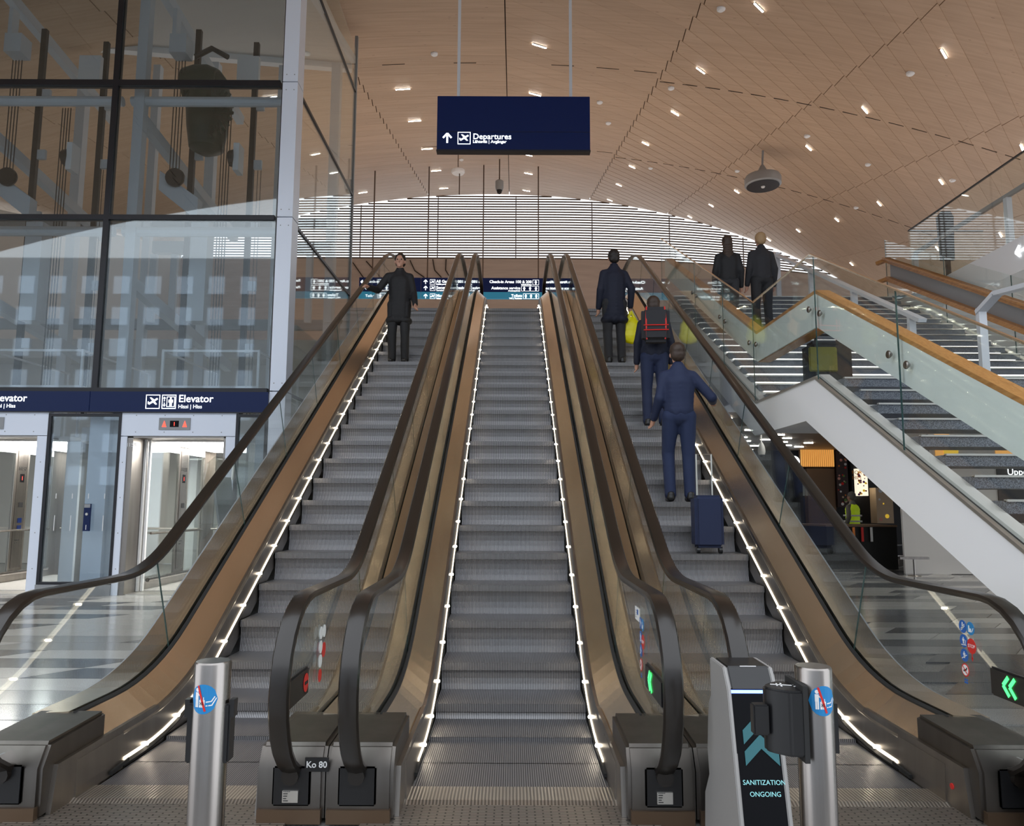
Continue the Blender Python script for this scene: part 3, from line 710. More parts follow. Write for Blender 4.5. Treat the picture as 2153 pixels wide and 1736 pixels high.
# ---- the two elevators
def elevator(dx, label, num, lit):
    e = thing('elevator', label, 'elevator', (-5.3 + dx, YF, 0), 'pair of glass elevators')
    X = lambda x: x + dx
    ip = B(X(-5.585), X(-5.09), YF - .035, YF - .02, 2.565, 2.755).build('floor_indicator', 'greysteel', e)
    sc_ = B(X(-5.41), X(-5.27), YF - .038, YF - .035, 2.61, 2.71).build('indicator_screen', 'screen', ip)
    text('1', .085, 'redled', (X(-5.34), YF - .04, 2.628), parent=ip, align='CENTER')
    for xx in (-5.50, -5.175): flat([[(-.035, -.045), (.035, -.045), (.0, .055)]], 'redled' if lit else 'letterdim', (X(xx), YF - .036, 2.655), (1, 0, 0), (0, 0, 1), ip, 'direction_arrow')
    # steel jambs and open door leaves
    B(X(-6.08), X(-5.99), YF + .0, YF + .42, 0, 2.46).build('door_jamb', 'steel', e); B(X(-4.56), X(-4.52), YF, YF + .35, 0, 2.46).build('door_jamb', 'steel', e)
    for k in range(2): B(X(-5.985 + k * .05), X(-5.95 + k * .05), YF + .36 + k * .05, YF + .41 + k * .05, .02, 2.44).build('door_leaf', 'white', e)
    B(X(-6.08), X(-4.52), YF, YF + .5, 2.44, 2.465).build('door_head', 'steel', e)
    B(X(-6.05), X(-4.52), YF + .02, YF + .45, -.008, .012).build('door_sill', 'alu', e)
    text(num, .085, 'letterdim', (X(-6.03), YF - .002, 2.30), parent=e, align='CENTER')
    # cab
    x0, x1, y0, y1 = X(-6.0), X(-4.35), YF + .5, 15.15
    B(x0, x1, y0, y1, -.05, .02).build('cab_floor', 'terr_l', e)
    cc = B(x0, x1, y0, y1, 2.42, 2.5).build('cab_ceiling', 'white', e); B(x0 + .15, x1 - .15, y0 + .12, y1 - .15, 2.405, 2.42).build('ceiling_light', 'cablight', cc)
    for (a, b) in ((y0, y0 + .10), (13.72, 14.12), (14.85, y1)): B(x0 - .03, x0 + .01, a, b, .02, 2.42).build('wall_post', 'steel', e)
    for (a, b) in ((y0 + .1, 13.72), (14.12, 14.85)):
        B(x0 - .02, x0 - .008, a, b, .12, 2.3).build('wall_glass', 'glass', e); B(x0 - .03, x0 + .01, a, b, .02, .14).build('wall_sill', 'steel', e); B(x0 - .03, x0 + .01, a, b, 2.3, 2.42).build('wall_head', 'white', e)
    for (a, b) in ((x0, x0 + .12), (x0 + .78, x0 + .9), (x1 - .1, x1)): B(a, b, y1 - .04, y1, .02, 2.42).build('wall_post', 'steel', e)
    for (a, b) in ((x0 + .12, x0 + .78), (x0 + .9, x1 - .1)): B(a, b, y1 - .025, y1 - .012, .12, 2.3).build('wall_glass', 'glass', e)
    B(x1 - .02, x1 + .02, y0, y1, .02, 2.42).build('cab_side', 'steel', e)
    MB().tube([(x0 + .07, y0 + .15, .92), (x0 + .07, 14.75, .92)], .02, 8).tube([(x0 + .12, y1 - .1, .92), (x1 - .2, y1 - .1, .92)], .02, 8).build('cab_handrail', 'tube_steel', e, smooth=True)
    MB().tube([(x0 + .06, y0 + .15, .17), (x0 + .06, 14.8, .17)], .035, 8).build('bumper_rail', 'tube_steel', e, smooth=True)
    co = B(x0 + .01, x0 + .02, 13.78, 14.06, .25, 2.35).build('control_panel', 'tube_steel', e)
    xf = x0 + .022
    text(num, .10, 'black', (xf, 13.92, 1.99), (0, 1, 0), (0, 0, 1), co, 'CENTER')
    B(x0 + .02, xf, 13.86, 13.98, 1.78, 1.93).build('cab_screen', 'screen', co); text('1', .10, 'redled', (xf + .001, 13.92, 1.82), (0, 1, 0), (0, 0, 1), co, 'CENTER')
    for (z, mk) in ((1.33, 'black'), (1.05, 'navy'), (.92, 'navy')): B(x0 + .02, xf + .004, 13.88, 13.99, z, z + .085).build('floor_button', mk, co)
    for k in range(5): MB().lathe([(.012, 0), (.010, .006)], (x0 + .02, 13.86 + .045 * (k % 3), .74 - .05 * (k // 3)), 10, 'x').build('speaker_hole', 'black', co)
    # cab roof guard rail above the header
    rr = MB()
    for z in (3.34, 3.95): rr.bar((X(-5.85), 12.55, z), (X(-4.25), 12.55, z), .035); rr.bar((X(-5.85), 12.55, z), (X(-5.85), 14.9, z), .03); rr.bar((X(-4.25), 12.55, z), (X(-4.25), 14.9, z), .03)
    rr.build('roof_guard_rail', 'white', e)
    for xx, yy in ((-5.85, 12.55), (-4.25, 12.55), (-5.85, 14.9), (-4.25, 14.9)): B(X(xx) - .02, X(xx) + .02, yy - .02, yy + .02, 2.5, 3.97).build('guard_post', 'white', e)
    MB().tube([(X(-5.3), 13.5, 3.2), (X(-5.3), 13.5, 3.42)], .035, 10).build('oil_pot', 'greysteel', e)
    # guide rails, ropes, machine
    for xx, yy in ((-6.02, 13.6), (-5.05, 14.0)):
        g = B(X(xx) - .05, X(xx) + .05, yy - .04, yy + .04, 3.0, 10.4).build('guide_rail', 'ropes', e)
        for z in (4.2, 5.4, 6.6, 7.8, 9.0): B(X(xx) + .05, X(xx) + .2, yy - .03, yy + .03, z, z + .18).build('rail_bracket', 'shaftgrey', g)
    for k in range(4): MB().tube([(X(-6.1 + k * .055), 12.9, 7.0), (X(-6.1 + k * .055), 12.9, 9.35)], .009, 6).build('rope', 'ropes', e)
    for k in range(4): MB().tube([(X(-5.32 + k * .05), 13.2, 2.6), (X(-5.32 + k * .05), 13.2, 8.6)], .009, 6).build('rope', 'ropes', e)
    for k in range(2): MB().tube([(X(-4.78 + k * .06), 13.6, 3.0), (X(-4.78 + k * .06), 13.6, 7.6)], .006, 6).build('rope', 'ropes', e)
    MB().box(X(-6.15), X(-5.85), 12.7, 13.0, 9.4, 9.75).box(X(-6.12), X(-6.05), 12.72, 12.9, 9.75, 10.25).build('rope_anchor', 'shaftgrey', e)
    wt = MB().prism([(X(-6.25), 6.9), (X(-5.55), 6.35), (X(-5.55), 6.75), (X(-6.25), 7.25)], 12.85, 13.05, 'y').build('sling_plate', 'shaftgrey', e)
    MB().lathe([(.16, -.04), (.17, 0), (.16, .04)], (X(-5.95), 12.8, 7.1), 20, 'y').build('pulley', 'black', wt)
    MB().box(X(-5.75), X(-5.45), 13.1, 13.4, 4.6, 6.4).build('counterweight', 'shaftgrey', e)
    MB().lathe([(.05, -.05), (.14, -.04), (.16, .05), (.10, .06)], (X(-5.0), 12.9, 7.5), 16, 'x').build('governor_wheel', 'black', e)
    B(X(-4.95), X(-4.85), 12.8, 13.05, 7.25, 7.75).build('governor_box', 'white', e)
    if dx == 0 or True:
        mo = MB()
        if dx == 0:
            mo.lathe([(.10, -.34), (.30, -.32), (.36, -.10), (.36, .12), (.28, .30), (.10, .32)], (X(-5.72), 13.2, 9.05), 22, 'x')
            mo.lathe([(.12, -.8), (.30, -.7), (.36, -.3), (.40, .2), (.33, .62), (.2, .8)], (X(-5.62), 13.25, 8.55), 20, 'z')
            mb_ = mo.build('hoist_motor', 'green', e, bevel=0, smooth=True)
            for k in range(14):
                a = pi * k / 13 - pi / 2; MB().bar((X(-5.40) + .02, 13.0, 8.4), (X(-5.40) + .38 * cos(a), 12.82, 8.4 + .52 * sin(a)), .05, .10, up=(0, 1, 0)).build('cooling_fin', 'green', mb_)
            MB().tube([(X(-5.85), 13.1, 9.55), (X(-5.55), 13.1, 9.72), (X(-5.25), 13.1, 9.55)], .05, 8).build('lifting_bracket', 'ropes', mb_)
    B(X(-5.15), X(-4.75), 13.3, 13.4, 9.1, 9.7).build('machine_bracket', 'white', e)
    return e
elevator(0, 'open glass elevator cab beside the corner pillar, red arrows lit above its door', 'H158', True)
elevator(-2.95, 'glass elevator cab at the left edge of the picture, unlit arrow above its door', 'H157', False)
# ---- glass guard with grey folded steel bracket outside the left escalator
gg = thing('glass_guard', 'rounded glass fall guard with grey folded steel bracket outside the left escalator', 'guard', (-2.65, 7.2, 0))
gx = -2.62
MB().prism([(6.5, 1.1), (6.5, 1.62), (6.56, 1.76), (6.72, 1.83), (8.3, 1.83), (8.3, 1.75), (8.2, 1.75)], gx - .006, gx + .006, 'x').build('guard_glass', 'glass', gg)
MB().prism([(6.80, 1.66), (7.2, 1.66), (7.26, 1.52), (7.42, .95), (7.12, .95), (6.86, 1.48)], gx - .05, gx - .03, 'x').build('bracket', 'greysteel', gg)
MB().box(gx - .05, -2.53, 6.9, 7.4, .98, 1.01).build('bracket_foot', 'alu', gg)
MB().prism([(8.05, 1.62), (8.45, 1.62), (8.45, 1.84), (8.05, 1.84)], gx - .05, gx - .03, 'x').build('bracket', 'greysteel', gg)
MB().tube([(gx - .03, 7.24, 1.64), (gx - .03, 7.26, 1.82)], .012, 8).build('pin', 'alu', gg)
B(gx - .06, gx - .03, 7.1, 7.42, 0, .96).build('guard_post', 'greysteel', gg)
B(gx - .06, gx - .03, 8.1, 8.4, 0, 1.63).build('guard_post', 'greysteel', gg)

# ================================================================== STAIRCASE (right)
SLP = .518; Y0, YL0, YL1, YT = 2.0, 6.94, 8.66, 13.78; ZL = 2.55; ZT = 5.2
def sz(y):      # nosing / stringer line
    if y <= YL0: return ZL - SLP * (YL0 - y)
    if y <= YL1: return ZL
    return ZL + (ZT - ZL) * min((y - YL1) / (YT - YL1), 1.0)
stair = thing('staircase', 'wide granite staircase with glass sides and orange wooden handrails right of the escalators', 'staircase', (4.9, Y0, 0))
XL, XR = 2.8, 7.0
def band(y0, y1, t, b, x0, x1, n=2, poly_only=False):
    ys = sorted(set([y0, y1] + [k for k in (YL0, YL1) if y0 < k < y1]))
    poly = [(y, sz(y) + t) for y in ys] + [(y, sz(y) + b) for y in ys[::-1]]
    return MB().prism(poly, x0, x1, 'x')
# stringers
lower = [(Y0, 0.0), (2.6, 0.0), (7.21, 2.22), (8.75, 2.22), (13.78, 4.75), (13.78, ZT + .02)]
upper = [(YL1, ZL + .03), (YL0, ZL + .03), (Y0, sz(Y0) + .03)]
MB().prism([(Y0, -.0)] + lower[1:] + [(13.78, ZT + .03)] + upper, XL, XL + .045, 'x').build('stringer', 'white', stair)
MB().prism([(Y0, -.0)] + lower[1:] + [(13.78, ZT + .03)] + upper, XR, XR + .045, 'x').build('stringer', 'white', stair)
for xa in (XL, XR - .10):
    sc1 = band(Y0 + .1, YT, .055, .03, xa - .012, xa + .02).build('stringer_cap', 'alu', stair)
    band(Y0 + .1, YT, .050, .03, xa + .02, xa + .04).build('cap_slot', 'frame', sc1); band(Y0 + .1, YT, .075, -.06, xa + .04, xa + .13).build('cap_trim', 'offwhite', sc1)
# treads, open risers, aluminium nosings with light lines
def flight(y0, z0, n, run, rise, closed):
    for i in range(n):
        y = y0 + i * run; z = z0 + (i + 1) * rise
        t = B(XL + .13, XR - .1, y, y + run + .04, z - .085, z - .008).build('tread', 'granite', stair)
        B(XL + .13, XR - .1, y - .012, y + .02, z - .014, z).build('nosing', 'alu', t)
        if closed:
            B(XL + .13, XR - .1, y + .02, y + .03, z - rise - .0, z - .085).build('riser', 'alu', t)
            B(XL + .2, XR - .17, y - .004, y + .008, z - .094, z - .087).build('light_line', 'ledwhite', t)
n1 = 16; flight(YL0 - n1 * .3 + .0, ZL - n1 * .1554, n1, .3, .1554, False)
n2 = 17; flight(YL1 + .01, ZL, n2, (YT - YL1) / n2, (ZT - ZL) / n2, True)
ld = B(XL + .05, XR, YL0 + .3, YL1, ZL - .12, ZL - .004).build('landing', 'granite', stair); B(XL + .045, XR, YL0 + .3, YL1, 2.24, ZL - .121).build('landing_soffit', 'white', ld)
B(XL + .13, XR - .1, YL0 + .285, YL0 + .32, ZL - .02, ZL).build('nosing', 'alu', ld)
# left balustrade glass with bolts
def gtop(y):
    if y <= YL0: return 3.77 - .512 * (YL0 - y)
    if y <= YL1: return 3.77
    return 3.77 + (6.42 - 3.77) * (y - YL1) / (13.9 - YL1)
def gpoly(y0, y1, fb, ft):
    ys = sorted(set([y0, y1] + [k for k in (YL0, YL1) if y0 < k < y1])); return [(y, fb(y)) for y in ys] + [(y, ft(y)) for y in ys[::-1]]
cuts = [2.1, 3.75, 5.42, 6.87, 8.68, 9.9, 11.4, 13.9]
for a, b in zip(cuts, cuts[1:]):
    g = MB().prism(gpoly(a + .004, b - .004, lambda y: sz(min(y, YT)) + .05, gtop), XL - .010, XL + .006, 'x').build('glass_panel', 'glass', stair)
    MB().bar((XL - .002, b, sz(min(b, YT)) + .05), (XL - .002, b, gtop(b)), .007, .014).build('glass_edge', 'glass_edge', g)
    ys = sorted(set([a, b] + [k for k in (YL0, YL1) if a < k < b])); e_ = MB()
    for p, q in zip(ys, ys[1:]): e_.bar((XL - .002, p, gtop(p)), (XL - .002, q, gtop(q)), .022, .012)
    e_.build('edge_trim', 'bronze', g)
for b in cuts[1:-1]:
    for dy in (-.12, .12):
        z = gtop(b + dy) - .52 ; MB().lathe([(.026, -.014), (.030, -.010), (.030, .0), (.012, .02)], (XL - .012, b + dy, z), 14, 'x').build('glass_bolt', 'tube_steel', stair, smooth=True)
# handrail housings: pale painted panel, oak cap and oak inner rail
def housing(y0, y1, xo, s, t0=-.38, t1=-.70, top=gtop):
    h = MB().prism(gpoly(y0, y1, lambda y: top(y) + t1, lambda y: top(y) + t0), min(xo, xo + s * .02), max(xo, xo + s * .02), 'x').build('handrail_panel', 'paleglass', stair)
    for (a0, a1, u0, u1) in ((.0, .13, .0, .035), (.10, .145, -.07, .0), (.02, .15, -.33, -.29)):
        xa, xb = xo + s * a0, xo + s * a1
        MB().prism(gpoly(y0, y1, lambda y: top(y) + t0 + u0, lambda y: top(y) + t0 + u1), min(xa, xb), max(xa, xb), 'x').build('oak_rail', 'oak', h)
    return h
for a, b in ((2.2, YL0), (YL0, YL1), (YL1, 13.75)): housing(a, b, XL + .03, 1)
# right balustrade: glass and oak double rail
for a, b in ((2.1, 4.5), (4.5, 6.87), (6.87, 8.68), (8.68, 10.4), (10.4, 12.0), (12.0, 13.85)):
    g = MB().prism(gpoly(a + .004, b - .004, lambda y: sz(min(y, YT)) + .05, gtop), XR + .0, XR + .014, 'x').build('glass_panel', 'glass', stair)
    MB().bar((XR + .007, b, sz(min(b, YT)) + .05), (XR + .007, b, gtop(b)), .007, .014).build('glass_edge', 'glass_edge', g)
rp = MB().prism(gpoly(YL1, 13.6, lambda y: gtop(y) - .66, lambda y: gtop(y) - .36), XR - .05, XR - .03, 'x').build('handrail_panel', 'greysteel', stair)
for u0, u1, xw in ((-.39, -.30, .10), (-.74, -.66, .10), (-.33, -.30, .14)):
    MB().prism(gpoly(YL1, 13.6, lambda y: gtop(y) + u0, lambda y: gtop(y) + u1), XR - .05 - xw, XR - .045, 'x').build('oak_rail', 'oak', rp)
for u in (-.34, -.70): MB().bar((XR - .1, 13.6, gtop(13.6) + u), (XR - .22, 13.75, gtop(13.6) + u - .03), .08, .06).build('rail_end', 'oak', rp)
# white centre handrails, one per flight
def centre_rail(label, y0, y1, f, top_flat):
    r = thing('centre_handrail', label, 'handrail', (4.9, y0, f(y0)), 'white centre handrails of the staircase')
    h = .95
    pts = [(4.9, y0, f(y0) + h), (4.9, y1, f(y1) + h)]
    if top_flat: pts += [(4.9, y1 + .55, f(y1) + h + .06), (4.9, y1 + .85, f(y1) + h - .06)]
    mb = MB()
    for a, b in zip(pts, pts[1:]): mb.bar(a, b, .10, .045)
    mb.build('rail', 'rail_white', r)
    ys = [y0 + .25 + k * (y1 - y0 - .5) / 3 for k in range(4)] + ([y1 + .83] if top_flat else [])
    for y in ys: B(4.86, 4.94, y - .03, y + .03, f(min(y, y1 + 2)), f(min(y, y1 + 2)) + h - .02).build('post', 'rail_white', r)
centre_rail('white centre handrail on the lower stair flight, ending in a bend at the landing', 3.0, 6.95, lambda y: sz(min(y, YL0 + .5)), True)
centre_rail('white centre handrail on the upper stair flight behind the glass', 8.9, 13.9, lambda y: sz(min(y, YT)), False)
# ---- gallery balustrade on the right
gb = thing('gallery_balustrade', 'tall clear glass balustrade with white posts along the upper gallery on the right', 'balustrade', (7.25, 8, 5.2))
gy = [3.0, 5.6, 8.2, 10.8, 13.4]
for a, b in zip(gy, gy[1:]):
    B(7.23, 7.245, a, b - .01, 5.2, 6.42).build('glass_panel', 'glass', gb); MB().bar((7.237, a, 6.42), (7.237, b, 6.42), .03, .02).build('top_trim', 'frame', gb)
B(7.23, 8.6, 13.42, 13.435, 5.2, 6.42).build('glass_panel', 'glass', gb); MB().bar((7.23, 13.43, 6.42), (8.6, 13.43, 6.42), .03, .02).build('top_trim', 'frame', gb)
for y in gy[1:]: B(7.27, 7.35, y - .04, y + .04, 5.2, 5.95).build('post', 'rail_white', gb)
MB().bar((7.31, 8.2, 5.98), (7.31, 13.4, 5.98), .05, .06).build('hand_bar', 'greysteel', gb)
flat([stroke((-.12, 0), (.12, 0), .03), stroke((-.12, 0), (-.03, .08), .03), stroke((-.12, 0), (-.03, -.08), .03)], 'letter', (7.14, 10.35, 5.0), (0, -1, 0), (0, 0, 1), gb, 'arrow_sign')
# soffit light lines under the gallery and lower soffit
gi = 0
for (x, y, L) in [(8.3, 8.0, 2.2), (9.0, 9.2, 2.4), (8.4, 10.4, 2.0), (9.2, 11.6, 2.6), (8.2, 12.8, 2.0), (10.5, 10, 2.2), (11, 12.4, 2.4)]:
    tag(B(x, x + L, y, y + .05, 4.70, 4.72).build('light_line', 'ledgallery'), 'thin white light line set in the gallery soffit over the stairs', 'light', 'light lines under the gallery')

# ================================================================== SIGNS, LAMPS, CAMERAS
ds = thing('departures_sign', 'large navy hanging sign reading Departures above the middle escalator', 'sign', (0, 12.3, 7.3))
a = on_y(920, 198, 12.3); b = on_y(1241, 318, 12.3); x0, x1, zt, zb = a.x, b.x, a.z - .03, b.z + .02
B(x0, x1, 12.3, 12.42, zb, zt).build('sign_box', 'navy', ds, bevel=.006)
MB().bar((x0, 12.297, zb + .32), (x1, 12.297, zb + .32), .004, .006).build('panel_joint', 'frame', ds); B(x0 - .005, x1 + .005, 12.29, 12.43, zb - .03, zb).build('bottom_trim', 'frame', ds)
for px in (964, 1200):
    p = on_y(px, 205, 12.36); q = Vector((p.x, 12.36, ceil_z(p.x, 12.36))); B(p.x - .025, p.x + .025, 12.335, 12.385, zt, q.z + .02).build('hanger_rod', 'rail_white', ds)
def spx(px, py): p = on_y(px, py, 12.293); return p
c = spx(929, 300); flat(sc(ARROW_UP, .18), 'letter', (c.x, 12.296, c.z), (1, 0, 0), (0, 0, 1), ds, 'arrow')
c = spx(962, 303); flat(frame2(0, 0, .22, .22, .012) + sc(PLANE, .19, .015, .012), 'letter', (c.x, 12.296, c.z), (1, 0, 0), (0, 0, 1), ds)
c = spx(994, 292); text('Departures', .142, 'letter', (c.x, 12.296, c.z), parent=ds, bold=.0012); c = spx(994, 300); text('Lähtevät | Avgångar', .072, 'letter', (c.x, 12.296, c.z), parent=ds, bold=.001)

# way-finding boards on the upper floor, one long navy and teal row on four rods
YS = 31.0
ws = thing('wayfinding_sign', 'long navy and teal direction sign hung over the upper floor', 'sign', (0, YS, 9.9))
a = on_y(755, 583, YS); b = on_y(1195, 628, YS); tz = on_y(900, 613, YS).z
xsn = [a.x, on_y(885, 600, YS).x, on_y(1150, 600, YS).x, on_y(1210, 600, YS).x]
for p, q in zip(xsn, xsn[1:]):
    B(p + .01, q - .01, YS, YS + .15, tz, a.z).build('sign_box', 'navy', ws); B(p + .01, q - .01, YS, YS + .15, b.z, tz - .005).build('sign_band', 'teal', ws)
for px in (782, 898, 1015, 1132):
    p = on_y(px, 583, YS); MB().bar((p.x, YS + .08, p.z), (p.x, YS + .08, ceil_z(p.x, YS)), .05).build('hanger_rod', 'slat', ws)
def wt(px, py, s_, size, align='LEFT'):
    p = on_y(px, py, YS - .01); text(s_, size, 'letter', (p.x, YS - .005, p.z), parent=ws, align=align, bold=.003)
for px, py, t1, t2 in [(917, 594, 'All Gates', 'Kaikki portit'), (917, 607, 'Security control', 'Turvatarkastus'), (917, 624, 'Money exchange', 'Valuutanvaihto')]:
    wt(px, py, t1, .17); wt(px, py + 4.5, t2, .085)
    p = on_y(890, py + 3, YS); flat(sc(ARROW_UP, .19), 'letter', (p.x, YS - .006, p.z), (1, 0, 0), (0, 0, 1), ws, 'arrow')
    p = on_y(904, py + 4, YS); flat(frame2(0, 0, .22, .22, .012) + sc(PLANE, .19, .015, .012), 'letter', (p.x, YS - .006, p.z), (1, 0, 0), (0, 0, 1), ws)
for py, t1, t2, xr, nn in [(595, 'Check-in Areas 100 & 200', 'Lähtöselvitys', 1118, 1), (608, 'Assistance service', 'Avustuspalvelu', 1094, 3), (624, 'Toilets', 'WC | Toaletter', 1098, 3)]:
    wt(xr, py, t1, .165, 'RIGHT'); wt(xr, py + 4.5, t2, .085, 'RIGHT')
    p = on_y(xr + 2, py + 4, YS); q = on_y(1133, py + 4, YS); w_ = q.x - p.x
    flat(frame2(0, 0, w_, .22, .012) + [r_ for k in range(nn) for r_ in sc(MAN, .19, w_ * (k + .5) / nn - .095, .01)], 'letter', (p.x, YS - .006, p.z), (1, 0, 0), (0, 0, 1), ws)
wt(768, 594, 'Check-in 3', .16); wt(768, 608, 'Bag drop', .16); wt(768, 624, 'Toilets', .16)
p = on_y(758, 597, YS); flat([[(q[1] * .19, q[0] * .19) for q in r_] for r_ in [[(1 - (1 - u), v) for u, v in poly] for poly in [[(x, 1 - y) for x, y in pg] for pg in ARROW_UP]]], 'letter', (p.x, YS - .006, p.z), (1, 0, 0), (0, 0, 1), ws, 'arrow')
wt(1156, 594, 'Rental cars', .15); wt(1156, 608, 'Parking', .15)

# ceiling luminaires: short LED bars let into the planks
LUM = [(1595, 14, 34, 40), (1134, 95, 4, 0), (1473, 147, 6, 0), (847, 186, 0, 0), (1125, 197, 0, 0), (1419, 237, 0, 0), (1984, 111, 0, 0), (1818, 230, 0, 0), (872, 253, 0, 0), (1700, 310, 0, 0), (1357, 301, 0, 0), (898, 312, 0, 0), (1110, 325, 0, 0), (1329, 350, 0, 0), (917, 358, 0, 0), (1111, 364, 0, 0), (1618, 362, 0, 0), (1978, 381, 0, 0), (2148, 309, 0, 0), (1301, 388, 0, 0), (1107, 400, 0, 0), (933, 395, 0, 0), (1549, 402, 0, 0), (1848, 427, 0, 0), (1495, 431, 0, 0), (1759, 461, 0, 0), (1450, 455, 0, 0), (1678, 484, 0, 0), (1616, 503, 0, 0), (1282, 420, 0, 0), (763, 404, 0, 0), (567, 203, 0, 0), (1790, 554, 0, 0), (1970, 521, 0, 0), (2103, 492, 0, 0)]
def lum_dir(P):
    return Vector((1, -.0, -2 * CK * (P.x - CX0)))
for k, (px, py, _, _) in enumerate(LUM):
    P = on_ceil(px, py); L = .42
    an_ = radians(-4 if P.x < -.2 else (34 if P.x < 3.9 else 48)); d = Vector((cos(an_), sin(an_), 0))
    a = P - d * L / 2; b = P + d * L / 2; a.z = ceil_z(a.x, a.y) - .025; b.z = ceil_z(b.x, b.y) - .025
    t = thing('ceiling_luminaire', 'short white LED bar recessed in the timber vault', 'light', P, 'LED bars scattered over the vault')
    MB().bar(a, b, .028, .014).build('led_bar', 'lamp', t); MB().bar(a + Vector((0, 0, .012)), b + Vector((0, 0, .012)), .05, .02).build('housing', 'greysteel', t)
for px, py in [(913, 111), (1516, 16), (1411, 183), (1914, 152), (970, 334), (1697, 284), (1825, 344), (1550, 358), (1279, 257), (1261, 213), (1368, 352), (2003, 377), (1800, 435)]:
    P = on_ceil(px, py); mb = MB().lathe([(.06, -.075), (.09, -.05), (.09, .0)], (P.x, P.y, P.z), 14)
    tag(mb.build('smoke_detector', 'white', smooth=True), 'small round white smoke detector on the timber vault', 'detector', 'detectors on the vault')
# pendant disc
P = on_ceil(1604, 316); P2 = on_y(1604, 385, P.y); r_ = 34 / FPX * (P2 - CAM).length
pd = thing('pendant_loudspeaker', 'round grey disc loudspeaker hanging from the vault on a rod', 'loudspeaker', P2)
MB().lathe([(r_ * .9, -.10), (r_, -.06), (r_, .16), (r_ * .93, .24), (r_ * .35, .32), (.12, .5), (.06, .62)], P2, 36).build('disc_body', 'greysteel', pd, smooth=True)
MB().lathe([(r_ * .9, -.11), (r_ * .88, -.12)], P2, 36).build('grille', 'frame', pd); MB().tube([P2 + Vector((0, 0, .6)), P], .035, 8).build('rod', 'greysteel', pd); MB().lathe([(.05, -.16), (.07, -.12)], P2, 10).build('indicator', 'letterdim', pd)
# hanging dome camera near the ridge
P2 = on_y(1050, 395, 30); hc = thing('dome_camera', 'grey hanging dome camera below the ridge of the vault', 'camera', P2)
MB().lathe([(.14, -.1), (.17, 0), (.17, .28), (.1, .33)], P2, 18).build('camera_body', 'greysteel', hc, smooth=True); MB().lathe([(.02, -.26), (.09, -.22), (.12, -.1)], P2, 16).build('lens_dome', 'black', hc, smooth=True)
MB().bar(P2 + Vector((0, 0, .3)), (P2.x, P2.y, ceil_z(P2.x, P2.y) - .012), .05).build('rod', 'slat', hc)
P2 = on_y(963, 363, 26); P2.z = ceil_z(P2.x, 26) - .03; dt = thing('access_point', 'white puck shaped access point hung below the vault', 'access point', P2)
q = on_y(963, 362, 28); MB().lathe([(.22, -.06), (.26, 0), (.26, .08), (.2, .12)], q, 20).build('puck', 'white', dt, smooth=True); MB().bar(q + Vector((0, 0, .1)), (q.x, q.y, ceil_z(q.x, q.y) - .01), .03).build('rod', 'slat', dt); MB().bar(q - Vector((-.06, 0, .05)), q - Vector((-.06, 0, .9)), .04).build('drop_rod', 'slat', dt)

# ================================================================== FOREGROUND THINGS
def no_xl(par, c, r):   # round blue sticker: luggage not allowed, on a tube facing the viewer
    X = Vector((1, 0, 0)); base = Vector(c); R_ = .0535
    def curved(polys, mk, nm, lift):
        mb = MB()
        for pg in polys:
            bm = []
            for p in pg: th = p[0] / R_; bm.append((base.x + (R_ + lift) * sin(th + TW), base.y - (R_ + lift) * cos(th + TW), base.z + p[1]))
            mb.add(bm, [tuple(range(len(bm)))])
        return mb.build(nm, mk, par)
    TW = NX_TW[0]
    n = 9; strips = []
    for i in range(n):
        xa = -r + 2 * r * i / n; xb = -r + 2 * r * (i + 1) / n; ha = sqrt(max(r * r - xa * xa, 0)); hb = sqrt(max(r * r - xb * xb, 0)); strips.append([(xa, -ha), (xb, -hb), (xb, hb), (xa, ha)])
    curved(strips, 'lblue', 'round_sticker', .0008)
    s = r / .055
    f = lambda pg: [(p[0] * s, p[1] * s) for p in pg]
    curved([f(q_) for q_ in [disc(.0075, -.024, .034, 12), rect(-.032, -.002, -.018, .025), rect(-.031, -.030, -.025, 0), rect(-.024, -.030, -.018, 0), stroke((-.018, .018), (-.004, .008), .005), rect(-.014, -.030, .008, -.002), stroke((-.009, -.002), (-.009, .008), .003), stroke((.003, -.002), (.003, .008), .003), stroke((.012, -.024), (.036, -.022), .004), stroke((.034, -.022), (.050, .004), .004), stroke((.012, -.010), (.032, -.008), .004), stroke((.032, -.008), (.044, .010), .004)]], 'whiteprint', 'pictogram', .0014)
    curved([f(stroke((-.020 + .030 * k / 4, .050 - .094 * k / 4), (-.020 + .030 * (k + 1) / 4, .050 - .094 * (k + 1) / 4), .008)) for k in range(4)], 'red', 'prohibition_bar', .0020)
    t = text('XL', .015 * s, 'black', (base.x - .003 * s + (R_ + .0025) * sin(TW), base.y - (R_ + .0025) * cos(TW), base.z - .020 * s), (cos(TW), sin(TW), 0), (0, 0, 1), par, 'CENTER', ext=.0003)
NX_TW = [0.0]
def bollard(label, px, py, zt, sdz, tw):
    P = on_z(px, py, zt); b = thing('bollard', label, 'bollard', (P.x, P.y, 0), 'steel tube bollards in front of the escalators')
    MB().lathe([(.0525, .0), (.0525, zt - .006), (.049, zt)], (P.x, P.y, 0), 32).build('tube', 'tube_steel', b, smooth=True)
    MB().lathe([(.09, 0), (.09, .012), (.055, .015)], (P.x, P.y, 0), 28).build('base_flange', 'steel', b)
    NX_TW[0] = tw; no_xl(b, (P.x, P.y, zt + sdz), .042)
    return b, P
ZB = .95
b1, P1 = bollard('steel bollard with round blue no-luggage sticker in front of the left escalator', 449, 1388, ZB, -.10, -.10)
